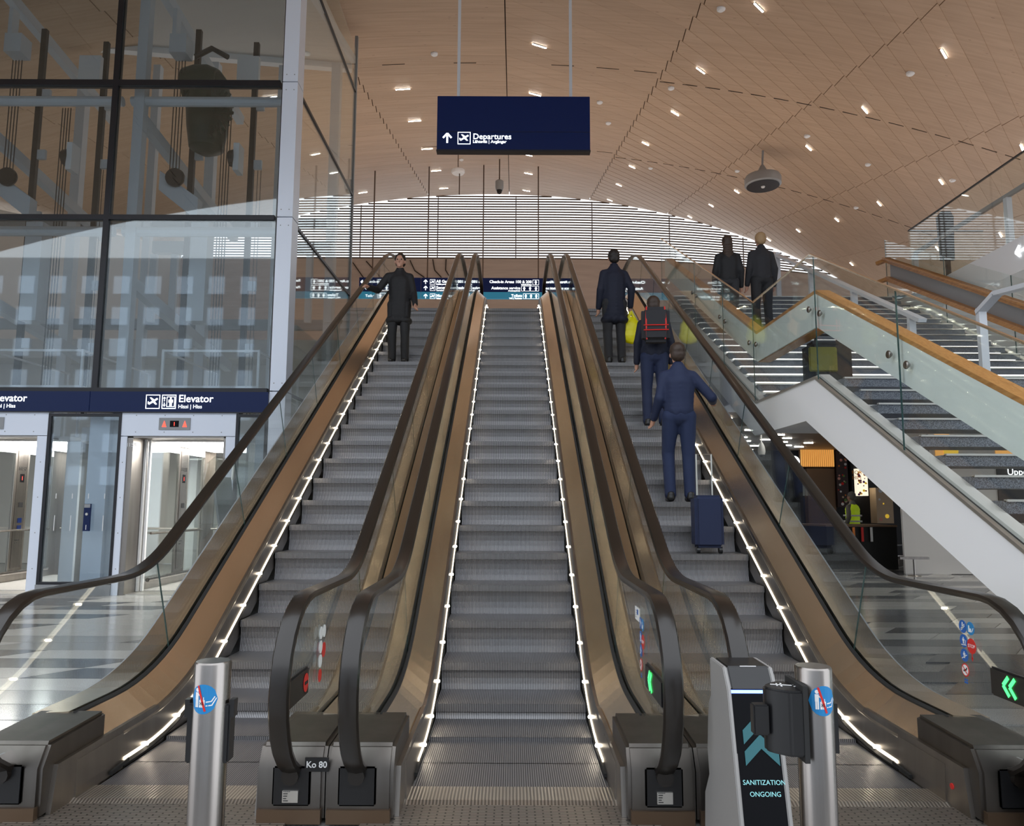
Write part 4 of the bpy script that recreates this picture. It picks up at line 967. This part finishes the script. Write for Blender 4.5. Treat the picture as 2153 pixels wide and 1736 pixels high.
for s in (-1, 1):
    cl = B(P1.x + s * .052 - .012, P1.x + s * .052 + .012, P1.y - .02, P1.y + .03, .66, .83).build('belt_clip', 'black', b1, bevel=.005); MB().bar((P1.x + s * .066, P1.y, .79), (P1.x + s * .066, P1.y, .84), .015, .03).build('clip_tab', 'black', cl)
b2, P2_ = bollard('steel bollard carrying a black belt barrier cassette in front of the right escalator', 1709, 1399, ZB, -.088, .12)
cs = MB(); x_, y_ = P2_.x, P2_.y
# retractable belt head: rounded front, flat back plate, lettered top
prof = [(-.052, -.072), (-.052, .060)] + [(-.10 - .055 * sin(pi * k / 8) , .060 - .132 * k / 8) for k in range(9)]
body = MB().prism([(x_ + p[0] * 1.0, y_ - .01 + p[1]) for p in prof], .715, .895, 'z').build('belt_cassette', 'black', b2, bevel=.006)
B(x_ - .064, x_ - .050, y_ - .085, y_ + .06, .70, .91).build('back_plate', 'blackmatte', body)
B(x_ - .195, x_ - .150, y_ - .05, y_ - .015, .765, .85).build('belt_end', 'black', body, bevel=.004)
flat([stroke((-.03, 0), (.03, 0), .005), stroke((0, -.02), (0, .02), .005), stroke((-.012, -.015), (-.012, .015), .004), stroke((.035, -.012), (.05, .0), .004), stroke((.05, 0), (.035, .012), .004)], 'letterdim', (x_ - .10, y_ - .01, .8965), (.8, -.2, 0), (.2, .8, 0), body, 'logo')
MB().bar((x_ + .06, y_ + .02, .70), (x_ + .06, y_ + .02, .84), .02, .03).build('belt_clip', 'black', b2)

def sanitizer(label, xc, full):
    s = thing('handrail_sanitizer', label, 'sanitizer', (xc, 3.2, 0), 'handrail sanitizer cabinets on the right escalator')
    x0, x1 = xc - .115, xc + .085
    # white side cheek, cut round where the newel passes
    prof = [(3.10, .70), (3.16, .775), (3.36, .775), (3.36, .62)] + [(3.40 - .05 * cos(a_), .36 + .22 * sin(a_)) for a_ in [pi / 2 - k * pi / 8 for k in range(9)]][:1] + [(3.42, .50), (3.44, .38), (3.42, .28), (3.50, .18), (3.52, 0), (2.92, 0)]
    MB().prism(prof, x0, x0 + .018, 'x').build('side_cheek', 'cheek', s, bevel=.004); MB().prism(prof, x1 - .018, x1, 'x').build('side_cheek', 'cheek', s, bevel=.004)
    fr = MB().add([(x0 + .016, 2.925, 0), (x1 - .016, 2.925, 0), (x1 - .016, 3.105, .705), (x0 + .016, 3.105, .705), (x0 + .016, 2.96, 0), (x1 - .016, 2.96, 0), (x1 - .016, 3.13, .70), (x0 + .016, 3.13, .70)],
                  [(0, 1, 2, 3), (4, 7, 6, 5), (0, 4, 5, 1), (3, 2, 6, 7), (0, 3, 7, 4), (1, 5, 6, 2)]).build('front_screen', 'screen', s)
    MB().prism([(3.10, .70), (3.16, .778), (3.34, .778), (3.34, .74), (3.13, .66)], x0 + .018, x1 - .018, 'x').build('hood', 'black', s, bevel=.004)
    B(xc - .045, xc + .02, 3.16, 3.165, .776, .779).build('hood_logo', 'letterdim', s)
    sl_ = Vector((0, .18, .705)).normalized(); nrm = Vector((1, 0, 0)).cross(sl_)
    def on(u, t): return Vector((x0 + u, 2.925, 0)) + sl_ * t + nrm * -(-.003)
    w = x1 - x0
    flat([rect(0, -.006, w - .03, .006)], 'blueled', on(.015, .715), (1, 0, 0), sl_, s, 'light_bar')
    if full:
        ch = [[(0, k * .075), (.065, .06 + k * .075), (.13, k * .075), (.13, .05 + k * .075), (.065, .11 + k * .075), (0, .05 + k * .075)] for k in range(2)]
        ch = [q_ for pg in ch for q_ in ([pg[0], pg[1], pg[4], pg[5]], [pg[1], pg[2], pg[3], pg[4]])]
        flat(ch, 'tealpix', on(.045, .45), (1, 0, 0), sl_, s, 'screen_chevron')
        text('SANITIZATION', .024, 'cyanletter', on(.108, .385), (1, 0, 0), sl_, s, 'CENTER', ext=.0003); text('ONGOING', .024, 'cyanletter', on(.108, .345), (1, 0, 0), sl_, s, 'CENTER', ext=.0003)
        flat([rect(0, 0, .022, .05), rect(0, .055, .03, .062), rect(.008, .062, .02, .10)], 'amberglow', on(.03, .06), (1, 0, 0), sl_, s, 'painted_reflection')  # reflection on the dark front, painted as glowing amber shapes
    return s
sanitizer('black and white cabinet with SANITIZATION ONGOING screen by the right bollard', .965, True)
sanitizer('white cheeked cabinet cut off by the right edge of the picture', 2.36, False)

# ================================================================== FOOD COURT under the stairs (right, far)
YW = 22.0
struct('wall_foodcourt', B(2.6, 16, YW + .3, YW + .5, 0, 3.02), 'darkwall', 'near black back wall of the food court', 'wall')
struct('wall_shop', MB().box(8.36, 14.5, 16.4, 16.5, 0, 4.70), 'white', 'white shop wall panels under the stairs', 'wall')
def px_rect(x0, y0, x1, y1, Y): a = on_y(x0, y0, Y); b = on_y(x1, y1, Y); return a.x, b.x, b.z, a.z
wp = thing('batten_panel', 'orange wooden batten panel with painted-in glow above the food counter', 'panel', (8.7, YW, 2.4))
x0, x1, z0, z1 = px_rect(1684, 940, 1757, 982, YW - .2)
B(x0, x1, YW - .1, YW, z0, z1).build('back_board', 'brownwall', wp); n = 17
for i in range(n): xx = x0 + (x1 - x0) * (i + .5) / n; B(xx - .012, xx + .012, YW - .16, YW - .1, z0 + .02, z1).build('batten', 'slatwood', wp)
x0, x1, z0, z1 = px_rect(1695, 984, 1757, 1075, YW); tag(B(x0, x1, YW - .05, YW + .2, 0, z1).build('wood_partition', 'brownwall'), 'plain brown wooden partition below the batten panel', 'partition')
# posters
def poster(label, x0, y0, x1, y1, Y, base, blots):
    a0, a1, z0, z1 = px_rect(x0, y0, x1, y1, Y); t = thing('poster', label, 'poster', ((a0 + a1) / 2, Y, z0), 'posters behind the food counter')
    B(a0, a1, Y, YW + .29, z0, z1).build('board', base, t); random.seed(int(x0))
    for k in range(blots[0]):
        u, v, r = random.random(), random.random(), (.05 + .09 * random.random()) * (a1 - a0); mk = random.choice(blots[1])
        flat([disc(r, n=10)], mk, (a0 + r + u * (a1 - a0 - 2 * r), Y - .002 - .001 * k, z0 + r + v * (z1 - z0 - 2 * r)), (1, 0, 0), (0, 0, 1), t, 'printed_shape', .001)
    return t, (a0, a1, z0, z1)
for nm, c, e in [('p_green', (.12, .25, .05), 0), ('p_cream', (.6, .45, .3), 0), ('p_dark', (.05, .03, .03), 0), ('p_orange', (.75, .22, .03), 0), ('p_pink', (.75, .35, .28), 0), ('p_yellow', (.85, .55, .05), .3), ('p_lit', (.9, .8, .62), .7), ('p_purple', (.30, .10, .40), 0)]:
    M[nm] = mat(nm, c, .5, emit=c if e else None, estr=e)
poster('tall dark poster with food pictures and a white diamond next to the batten panel', 1757, 948, 1786, 1066, YW - .1, 'p_dark', (26, ['p_green', 'p_cream', 'p_orange', 'p_pink', 'red', 'whiteprint']))
t, r = poster('dark panel with orange lettering right of the tall food poster', 1788, 960, 1797.5, 1040, YW - .1, 'blackmatte', (3, ['p_orange', 'red']))
text('FOR\nHIM', .15, 'p_orange', (r[0] + .01, YW - .12, r[3] - .50), parent=t)
poster('bright backlit poster with yellow and purple flowers over the counter', 1800, 985, 1826, 1042, YW - .1, 'p_lit', (22, ['p_yellow', 'p_purple', 'p_orange', 'p_pink']))
poster('narrow cream backlit poster at the right end of the counter', 1841, 1025, 1880, 1100, YW - .1, 'p_cream', (6, ['p_yellow', 'whiteprint', 'p_pink']))
sg = thing('round_sign', 'round lit white sign on the dark food court wall', 'sign', on_y(1669, 970, YW - .2)); q = on_y(1669, 970, YW - .2)
flat([disc(.16)], 'letter', q, (1, 0, 0), (0, 0, 1), sg, 'sign_face', .03); B(q.x - .05, q.x + .05, q.y + .001, YW + .29, q.z - .05, q.z + .05).build('bracket', 'black', sg); text('TREE', .08, 'green', q + Vector((0, -.04, .02)), parent=sg, align='CENTER'); text('DELI', .08, 'green', q + Vector((0, -.04, -.08)), parent=sg, align='CENTER')
# counter
x0, x1, _, _ = px_rect(1735, 1100, 1882, 1190, 17.6)
ct = thing('counter', 'black food court counter with coloured strips hanging on its front', 'counter', ((x0 + x1) / 2, 17.8, 0))
MB().prism([(x0 - .35, 18.6), (x0, 17.55), (x1, 17.45), (x1, 18.6)], 0, .95, 'z').build('body', 'blackmatte', ct); MB().prism([(x0 - .4, 18.62), (x0 - .03, 17.5), (x1, 17.4), (x1, 18.62)], .95, .99, 'z').build('worktop', 'brownwall', ct)
for px, mk in ((1777, 'p_yellow'), (1794, 'p_orange'), (1812, 'red'), (1831, 'letterdim')):
    c = on_y(px, 1104, 17.42); B(c.x - .025, c.x + .025, 17.40, 17.42, .62, .94).build('hanging_strip', mk, ct)
# cafe chairs and tables
def cafe_chair(label, x, y, rot, z=0):
    c = thing('cafe_chair', label, 'chair', (x, y, z), 'black metal chairs in the food court', rotz=rot)
    MB().box(-.2, .2, -.2, .2, .43, .46).build('seat', 'black', c, local=True)
    for a_, b_ in ((-.18, -.18), (.18, -.18), (-.18, .18), (.18, .18)): MB().tube([(a_, b_, 0), (a_, b_, .44)], .014, 6).build('leg', 'black', c, local=True)
    MB().tube([(-.18, .19, .45), (-.19, .24, .82), (.19, .24, .82), (.18, .19, .45)], .014, 6).build('back_frame', 'black', c, local=True); MB().box(-.17, .17, .225, .24, .62, .74).build('backrest', 'black', c, local=True)
cafe_chair('black metal chair in front of the food poster', 9.5, 20.6, 2.6); cafe_chair('black metal chair at the left of the counter', 7.6, 19.7, .4); cafe_chair('black metal chair between the vest wearer and the white wall', 9.15, 19.5, -1.2); cafe_chair('black metal chair nearest the white wall', 9.75, 19.6, 1.9)
cafe_chair('black metal chair seen low behind the right escalator glass', 6.9, 20.2, 0)
tb = thing('cafe_table', 'small pale cafe table left of the counter', 'table', (8.2, 20.6, 0)); B(7.9, 8.55, 20.3, 20.9, .72, .75).build('table_top', 'offwhite', tb); MB().tube([(8.22, 20.6, 0), (8.22, 20.6, .72)], .03, 8).build('stem', 'black', tb); MB().lathe([(.22, 0), (.2, .02)], (8.22, 20.6, 0), 16).build('base', 'black', tb)
# planter with red front behind the escalator glass
pl = thing('planter', 'red planter box with leafy green plants behind the right escalator', 'planter', (6.5, 19, 0))
a = on_y(1605, 1070, 18.9); B(a.x - .05, a.x + .45, 18.8, 19.2, 0, 1.0).build('box', 'p_dark', pl); B(a.x - .02, a.x + .25, 18.78, 18.8, .55, .95).build('red_front', 'red', pl); B(a.x + .03, a.x + .17, 18.77, 18.78, .62, .76).build('blue_label', 'blue', pl)
lf = MB(); random.seed(5)
for k in range(150):
    th = random.random() * 6.28; r = random.random() * .3; c = Vector((a.x + .2 + r * cos(th) * 1.1, 19.0 + r * sin(th) * .5, 1.0 + random.random() * .35)); d = Vector((cos(th), sin(th), random.random() - .2)).normalized() * .11; s_ = d.cross(Vector((0, 0, 1))).normalized() * .03
    lf.add([c, c + d * .5 + s_, c + d, c + d * .5 - s_], [(0, 1, 2, 3)])
M['leaf'] = mat('leaf', (.10, .22, .04), .5); tag(lf.build('foliage', 'leaf', pl), kind='stuff')
# soffit light lines
random.seed(11)
spots = [(1575, 905, 12), (1610, 925, 14), (1590, 938, 18), (1650, 902, 17), (1672, 908, 17), (1640, 915, 12), (1655, 922, 12), (1648, 930, 10), (1655, 937, 12), (1560, 920, 14), (1700, 932, 12), (1680, 940, 12), (1575, 946, 10), (1570, 928, 10), (1620, 912, 10), (1540, 900, 12), (1530, 880, 12), (1505, 860, 14), (1520, 870, 10)]
for (px, py, hw) in spots:
    P = on_z(px, py, 3.0)
    if P.y > 29 or P.y < 13.9: continue
    L = hw * 1.5 / FPX * P.y
    tag(B(P.x - L / 2, P.x + L / 2, P.y - .022, P.y + .022, 3.0, 3.02).build('light_line', 'ledcourt'), 'thin white light line in the low food court soffit', 'light', 'light lines in the food court soffit')
hd = thing('hanging_camera', 'white hanging dome camera under the food court soffit', 'camera', (0, 0, 0)); q = on_z(1601, 900, 3.02)
q = Vector((on_y(1601, 940, 17).x, 17, 2.62)); hd.location = q; WL[hd.name] = tuple(q)
MB().lathe([(.02, -.10), (.07, -.07), (.085, 0), (.07, .1), (.03, .2)], q, 14).build('camera_body', 'white', hd, smooth=True); MB().lathe([(.02, -.13), (.055, -.11), (.065, -.06)], q, 12).build('lens_dome', 'black', hd, smooth=True); MB().tube([q + Vector((0, 0, .18)), (q.x, q.y, 3.02)], .015, 6).build('rod', 'white', hd)
# low steel stool against the white wall
q = on_z(1922, 1198, 0); q = Vector((on_y(1922, 1190, 15.9).x, 15.9, 0)); st = thing('steel_stool', 'low T shaped steel leaning stool by the white wall under the stairs', 'stool', (q.x, q.y, 0))
MB().bar((q.x - .3, q.y, .36), (q.x + .3, q.y, .36), .09, .05).build('seat_bar', 'tube_steel', st); MB().tube([(q.x, q.y, 0), (q.x, q.y, .35)], .02, 8).build('stem', 'tube_steel', st); MB().lathe([(.13, 0), (.12, .015)], (q.x, q.y, 0), 16).build('foot', 'steel', st)
# shop fronts seen between the open treads
sh = thing('shop_front', 'shop front with wooden battens, a yellow sign and white script seen between the open treads', 'shop front', (11, 16.3, 0))
Ys = 16.39
def pr(x0, y0, x1, y1, mk, nm, d=.05): a0, a1, z0, z1 = px_rect(x0, y0, x1, y1, Ys); return B(a0, a1, Ys - d, Ys, max(z0, 0.0), z1).build(nm, mk, sh)
pr(1885, 890, 2600, 1250, 'offwhite', 'back_panel', .02); pr(1962, 903, 1996, 960, 'slatwood', 'batten_field'); pr(1962, 975, 1998, 1000, 'frame', 'dark_niche'); pr(2090, 935, 2130, 960, 'slatwood', 'batten_field'); pr(2092, 975, 2300, 1100, 'darkwall', 'dark_window'); pr(1946, 900, 1952, 962, 'greysteel', 'post')
c = on_y(1999, 948, Ys - .06); flat([disc(.16)], 'p_yellow', c, (1, 0, 0), (0, 0, 1), sh, 'yellow_disc', .01)
c = on_y(2118, 998, Ys - .06); text('Upper', .2, 'letter', c, parent=sh)
# totem on the gallery
q = on_x(1987, 600, 8.3); tt = thing('paddle_totem', 'slim black totem with rounded paddle head on the gallery behind glass', 'totem', (7.5, 13.1, 5.2))
tp = on_y(1987, 445, 13.1); X_ = tp.x; hz = tp.z
MB().prism([(X_ - .13, hz - .9), (X_ - .16, hz - .1), (X_ - .08, hz), (X_ + .08, hz), (X_ + .13, hz - .1), (X_ + .10, hz - .9)], 13.07, 13.13, 'y').build('head', 'black', tt); B(X_ - .05, X_ + .03, 13.08, 13.12, 5.2, hz - .9).build('pole', 'black', tt); MB().lathe([(.11, 0), (.10, .02)], (X_, 13.1, 5.2), 18).build('base', 'black', tt)
# bag on the landing
bg = thing('travel_bag', 'dark travel bag with an olive yellow side panel standing on the stair landing', 'bag', (3.05, 7.7, ZL))
B(2.98, 3.42, 7.5, 7.75, ZL + .04, ZL + .52).build('body', 'blackmatte', bg, bevel=.05, seg=3); B(2.97, 3.25, 7.485, 7.52, ZL + .2, ZL + .45).build('side_panel', 'olive', bg, bevel=.01); MB().tube([(3.08, 7.62, ZL + .5), (3.1, 7.62, ZL + .6), (3.3, 7.62, ZL + .6), (3.32, 7.62, ZL + .5)], .015, 6).build('handle', 'black', bg)
for xx in (3.04, 3.36): MB().lathe([(.04, -.02), (.04, .02)], (xx, 7.62, ZL + .04), 12, 'x').build('wheel', 'black', bg)

# ================================================================== PEOPLE
_ico = None
def ico():
    global _ico
    if _ico is None:
        bm = bmesh.new(); bmesh.ops.create_icosphere(bm, subdivisions=2, radius=1.0); _ico = ([tuple(v.co) for v in bm.verts], [tuple(v.index for v in f.verts) for f in bm.faces]); bm.free()
    return _ico
class Blob(MB):
    def ball(s, c, r):
        r = (r, r, r) if not isinstance(r, (tuple, list)) else r; v, f = ico()
        return s.add([(c[0] + p[0] * r[0], c[1] + p[1] * r[1], c[2] + p[2] * r[2]) for p in v], f)
    def limb(s, p, q, r0, r1, fx=1.0):
        p = Vector(p); q = Vector(q); n = max(2, int((q - p).length / (min(r0, r1) * .45)) + 1)
        for i in range(n + 1):
            t = i / n; c = p.lerp(q, t); r = r0 + (r1 - r0) * t; s.ball(c, (r * fx, r, r))
        return s
    def done(s, name, m_, parent, vox, sm=6, k=1.0):
        s.v = [(a * k, b * k, c * k) for a, b, c in s.v]
        o = s.build(name, m_, parent, smooth=True, local=True)
        r = o.modifiers.new('weld', 'REMESH'); r.mode = 'VOXEL'; r.voxel_size = vox; r.use_smooth_shade = True
        if sm: w = o.modifiers.new('soften', 'SMOOTH'); w.factor = .5; w.iterations = sm
        return o
def person(label, loc, heading, h, top, legs, hair, pose=None, hair_long=False, bag=None, coat=False, shoe='black', stance=.1, extra=None):
    k = h / 1.75; J = dict(hl=(-.09, 0, .93), hr=(.09, 0, .93), kl=(-stance, .03, .50), kr=(stance, .03, .50), al=(-stance, -.02, .09), ar=(stance, -.02, .09),
             pel=(0, 0, .97), wai=(0, 0, 1.10), che=(0, -.005, 1.30), nek=(0, 0, 1.47), hea=(0, .02, 1.63),
             sl=(-.155, 0, 1.40), sr=(.155, 0, 1.40), el=(-.215, -.03, 1.13), er=(.215, -.03, 1.13), wl=(-.225, .06, .88), wr=(.225, .06, .88))
    if pose: J.update(pose)
    t = thing('person', label, 'person', loc, None, rotz=heading); V = {a: Vector(b) for a, b in J.items()}
    b = Blob()
    b.limb(V['pel'], V['wai'], .115, .11, 1.2).limb(V['wai'], V['che'], .11, .12, 1.25).limb(V['che'], V['nek'], .11, .065, 1.1)
    b.limb(V['nek'], V['nek'] + (V['hea'] - V['nek']) * .5, .056, .052)
    hd = V['hea']; b.ball(hd + Vector((0, -.005, .025)), (.076, .095, .10)); b.ball(hd + Vector((0, .025, -.05)), (.055, .062, .065)); b.ball(hd + Vector((0, .068, -.095)), (.025, .02, .02))
    b.ball(hd + Vector((0, .098, -.022)), (.013, .018, .022)); b.ball(hd + Vector((0, .088, .0)), (.010, .014, .03)); b.ball(hd + Vector((0, .078, -.062)), (.024, .012, .009))
    for sx in (-1, 1): b.ball(hd + Vector((sx * .078, -.005, -.01)), (.012, .022, .032))
    for s_ in 'lr':
        sg_ = -1 if s_ == 'l' else 1
        b.limb(V['s' + s_] + Vector((0, 0, -.03)), V['e' + s_], .044, .038).limb(V['e' + s_], V['w' + s_], .04, .028)
        b.limb(V['che'] + Vector((0, 0, .07)), V['s' + s_] + Vector((0, 0, -.03)), .055, .042); b.limb(V['h' + s_], V['k' + s_], .082, .055).limb(V['k' + s_], V['a' + s_], .054, .038); b.limb(V['pel'], V['h' + s_], .1, .085)
        an = V['a' + s_]; b.limb(an + Vector((0, -.03, -.04)), an + Vector((0, .14, -.055)), .035, .028)
        w = V['w' + s_]; d = (w - V['e' + s_]).normalized(); palm = w + d * .05; b.limb(w, palm + d * .03, .03, .028)
        side = d.cross(Vector((0, 0, 1)) if abs(d.z) < .8 else Vector((1, 0, 0))).normalized(); inn = d.cross(side).normalized()
        for f_, L in ((-1.5, .055), (-.5, .068), (.5, .064), (1.5, .05)):
            p0 = palm + d * .03 + side * f_ * .017; p1 = p0 + d * L * .55 + inn * .008; p2 = p1 + d * L * .35 + inn * .022; b.limb(p0, p1, .009, .0085).limb(p1, p2, .0085, .008)
        p0 = w + d * .02 + side * -.03; b.limb(p0, p0 + d * .04 - side * .022, .011, .010).limb(p0 + d * .04 - side * .022, p0 + d * .065 - side * .02, .010, .009)
    b.done('body', 'skin', t, .0085, 3, k)
    c = Blob()   # jacket
    (c.limb(V['wai'] + Vector((0, 0, -.34)), V['wai'], .135, .135, 1.3), [c.ball(V['wai'] + Vector((sx * .11, 0, -.42)), (.10, .135, .07)) for sx in (-1, 0, 1)]) if coat else c.limb(V['wai'] + Vector((0, 0, -.10)), V['wai'], .14, .135, 1.22); c.limb(V['wai'], V['che'], .135, .145, 1.28).limb(V['che'], V['nek'] + Vector((0, -.01, -.03)), .14, .085, 1.2); c.limb(V['nek'] + Vector((0, -.01, -.02)), V['nek'] + Vector((0, -.005, .02)), .075, .072)
    for s_ in 'lr': c.limb(V['che'] + Vector((0, 0, .10)), V['s' + s_] + Vector((0, 0, -.02)), .085, .066).limb(V['s' + s_] + Vector((0, 0, -.02)), V['e' + s_], .068, .056).limb(V['e' + s_], V['w' + s_], .06, .047)
    jk = c.done('jacket', top, t, .012, 5, k)
    l = Blob()
    l.limb(V['pel'] + Vector((0, 0, -.02)), V['pel'] + Vector((0, 0, .08)), .13, .125, 1.2)
    for s_ in 'lr': l.limb(V['pel'], V['h' + s_], .12, .105).limb(V['h' + s_], V['k' + s_], .102, .075).limb(V['k' + s_], V['a' + s_] + Vector((0, 0, -.01)), .074, .066)
    l.done('trousers', legs, t, .012, 5, k)
    for s_ in 'lr':
        an = V['a' + s_]; f = Blob(); f.limb(an + Vector((0, -.035, -.045)), an + Vector((0, .15, -.055)), .045, .036, 1.05); f.ball(an + Vector((0, -.02, -.01)), (.048, .055, .05)); f.done('shoe', shoe, t, .009, 3, k)
    hr_ = Blob(); hr_.ball(hd + Vector((0, -.022, .045)), (.092, .102, .098)); hr_.ball(hd + Vector((0, -.05, -.01)), (.085, .07, .085))
    if hair_long:
        for i in range(7): hr_.ball(hd + Vector((0, -.065 - .008 * i, -.04 - .045 * i)), (.095 - .003 * i, .05, .06))
    hr_.done('hair', hair, t, .008, 3, k)
    for sx in (-1, 1):
        MB().lathe([(.001, .006), (.007, .004), (.011, 0)], ((hd.x + sx * .032) * k, 0, 0), 10, 'y').build('eye', 'black', t, local=True).location = (0, (hd.y + .078) * k, (hd.z + .012) * k)
    if extra: extra(t, V, k)
    return t
for nm, cc, rg in [('cl_black', (.008, .008, .010), .7), ('cl_navy', (.008, .016, .055), .75), ('cl_darknavy', (.006, .009, .026), .75), ('cl_jeans', (.010, .020, .065), .8), ('hair_brown', (.035, .018, .010), .55), ('hair_dark', (.012, .008, .007), .5), ('hair_blond', (.38, .24, .12), .55), ('cl_grey', (.18, .17, .16), .8), ('cl_charcoal', (.02, .02, .024), .8)]: M[nm] = mat(nm, cc, rg)
STEPY = lambda y: 4.0 + .4 * math.floor((y - 4.0) / .4 + 1e-6)
def on_step(x, y): return (x, STEPY(y) + .2, pz(STEPY(y)))
# rider in black coming down on the left
def bag_black(t, V, k):
    MB().box(.20, .40, -.12, .10, .78, 1.08).build('shoulder_bag', 'cl_black', t, local=True, bevel=.04, seg=3); MB().tube([(.30, 0, 1.05), (.22, .09, 1.30), (.08, .10, 1.50), (.0, -.05, 1.5)], .014, 6).build('bag_strap', 'cl_black', t, local=True)
    B(.405, .415, -.1, .08, .80, .90).build('bag_panel', 'cl_grey', t, local=True)
person('rider in black coat and trousers with a shoulder bag, holding the left handrail, coming down', on_step(-1.74, 11.3), pi, 1.72, 'cl_black', 'cl_black', 'hair_dark', dict(wr=(.44, .28, 1.14), er=(.34, .04, 1.16), sr=(.18, 0, 1.41), wl=(-.26, .10, .92)), False, coat=True, stance=.10, extra=None)
# man with yellow bag on the right escalator
def bag_yellow(t, V, k):
    w = V['wr'] * k; bl = Blob(); bl.ball((w.x + .02, w.y + .02, w.z - .36), (.15, .07, .20)); bl.ball((w.x + .02, w.y + .02, w.z - .46), (.17, .08, .13)); bl.limb((w.x - .03, w.y + .01, w.z - .2), (w.x, w.y + .01, w.z - .06), .03, .015); bl.limb((w.x + .07, w.y + .02, w.z - .2), (w.x + .01, w.y + .01, w.z - .06), .03, .015)
    bl.done('yellow_bag', 'yellow', t, .01, 3)
    o = t.children[-1]; o.parent = None; o.name = 'carrier_bag'; o.matrix_world = Matrix.Translation(t.location) @ Matrix.Rotation(t.rotation_euler.z, 4, 'Z'); tag(o, 'bright yellow plastic carrier bag held by the rider in the dark coat', 'bag')
    WL[o.name] = tuple(t.location)
person('rider in long dark coat carrying a yellow bag, back turned, high on the right escalator', on_step(1.56, 11.3), .1, 1.80, 'cl_darknavy', 'cl_charcoal', 'hair_dark', dict(wr=(.25, .02, .90), er=(.25, -.06, 1.15)), False, coat=True, extra=bag_yellow)
def pack(t, V, k):
    p = MB().box(-.17, .17, -.33, -.13, 1.02, 1.46).build('backpack', 'cl_charcoal', t, local=True, bevel=.05, seg=3)
    for sx in (-1, 1): MB().tube([(sx * .11, -.30, 1.05), (sx * .12, -.335, 1.25), (sx * .11, -.28, 1.46)], .010, 6).build('red_piping', 'red', p, local=True)
    MB().tube([(-.15, -.338, 1.16), (.15, -.338, 1.16)], .007, 6).build('red_piping', 'red', p, local=True)
    MB().tube([(-.15, -.338, 1.22), (.15, -.338, 1.22)], .007, 6).build('red_piping', 'red', p, local=True)
person('rider with a red-piped dark backpack between the two riders in navy and dark coat', on_step(1.78, 9.3), -.1, 1.66, 'cl_darknavy', 'cl_navy', 'hair_brown', None, False, extra=pack)
person('nearest rider in navy jacket and jeans on the right escalator, hand on the rail', on_step(1.72, 7.9), -.05, 1.64, 'cl_navy', 'cl_jeans', 'hair_brown', dict(wr=(.42, .22, 1.13), er=(.36, -.02, 1.14), wl=(-.26, .10, .93), kl=(-.11, .10, .54), al=(-.11, .0, .09)), False)
# pair on the stairs
def on_tread(x, y):
    n = 17; run = (YT - YL1) / n; i = math.floor((y - YL1 - .01) / run); return (x, YL1 + .01 + (i + .5) * run, ZL + (i + 1) * (ZT - ZL) / n)
person('person with long brown hair in black jacket climbing the upper stairs', on_tread(3.27, 11.1), -.1, 1.55, 'cl_black', 'cl_charcoal', 'hair_brown', dict(kl=(-.1, .12, .55)), True)
person('person with blond hair in dark quilted jacket climbing the stairs beside the brown haired one', on_tread(3.78, 11.3), .05, 1.60, 'cl_charcoal', 'cl_black', 'hair_blond', None, False)
# person in hi-vis vest at the counter
def vest(t, V, k):
    for z0, z1, mk in ((1.02, 1.24, 'hivis'),):
        c = Blob(); c.limb(V['wai'] + Vector((0, 0, -.12)), V['che'] + Vector((0, 0, .02)), .155, .16, 1.3); c.done('hi_vis_vest', 'hivis', t, .012, 3, k)
    for z in (1.04, 1.18): MB().lathe([(.215, z - .02), (.22, z), (.215, z + .02)], (0, 0, 0), 24).build('reflective_band', 'letterdim', t, local=True)
person('person in grey top and yellow hi-vis vest standing at the black counter', (8.5, 19.15, 0), .6, 1.76, 'cl_grey', 'cl_black', 'cl_grey', None, False, extra=vest)
# small trolley case behind the nearest rider
sp = on_step(1.78, 7.1); tc_ = thing('trolley_case', 'small dark blue trolley case on a step below the nearest rider', 'suitcase', sp)
MB().box(sp[0] - .13, sp[0] + .13, sp[1] - .10, sp[1] + .10, sp[2] + .05, sp[2] + .52).build('shell', 'cl_navy', tc_, bevel=.03, seg=3)
for sx in (-.1, .1):
    MB().lathe([(.03, -.015), (.03, .015)], (sp[0] + sx, sp[1] - .05, sp[2] + .03), 10, 'x').build('wheel', 'black', tc_)
MB().tube([(sp[0] - .07, sp[1] + .07, sp[2] + .5), (sp[0] - .07, sp[1] + .07, sp[2] + .9), (sp[0] + .07, sp[1] + .07, sp[2] + .9), (sp[0] + .07, sp[1] + .07, sp[2] + .5)], .008, 6).build('pull_handle', 'alu', tc_)
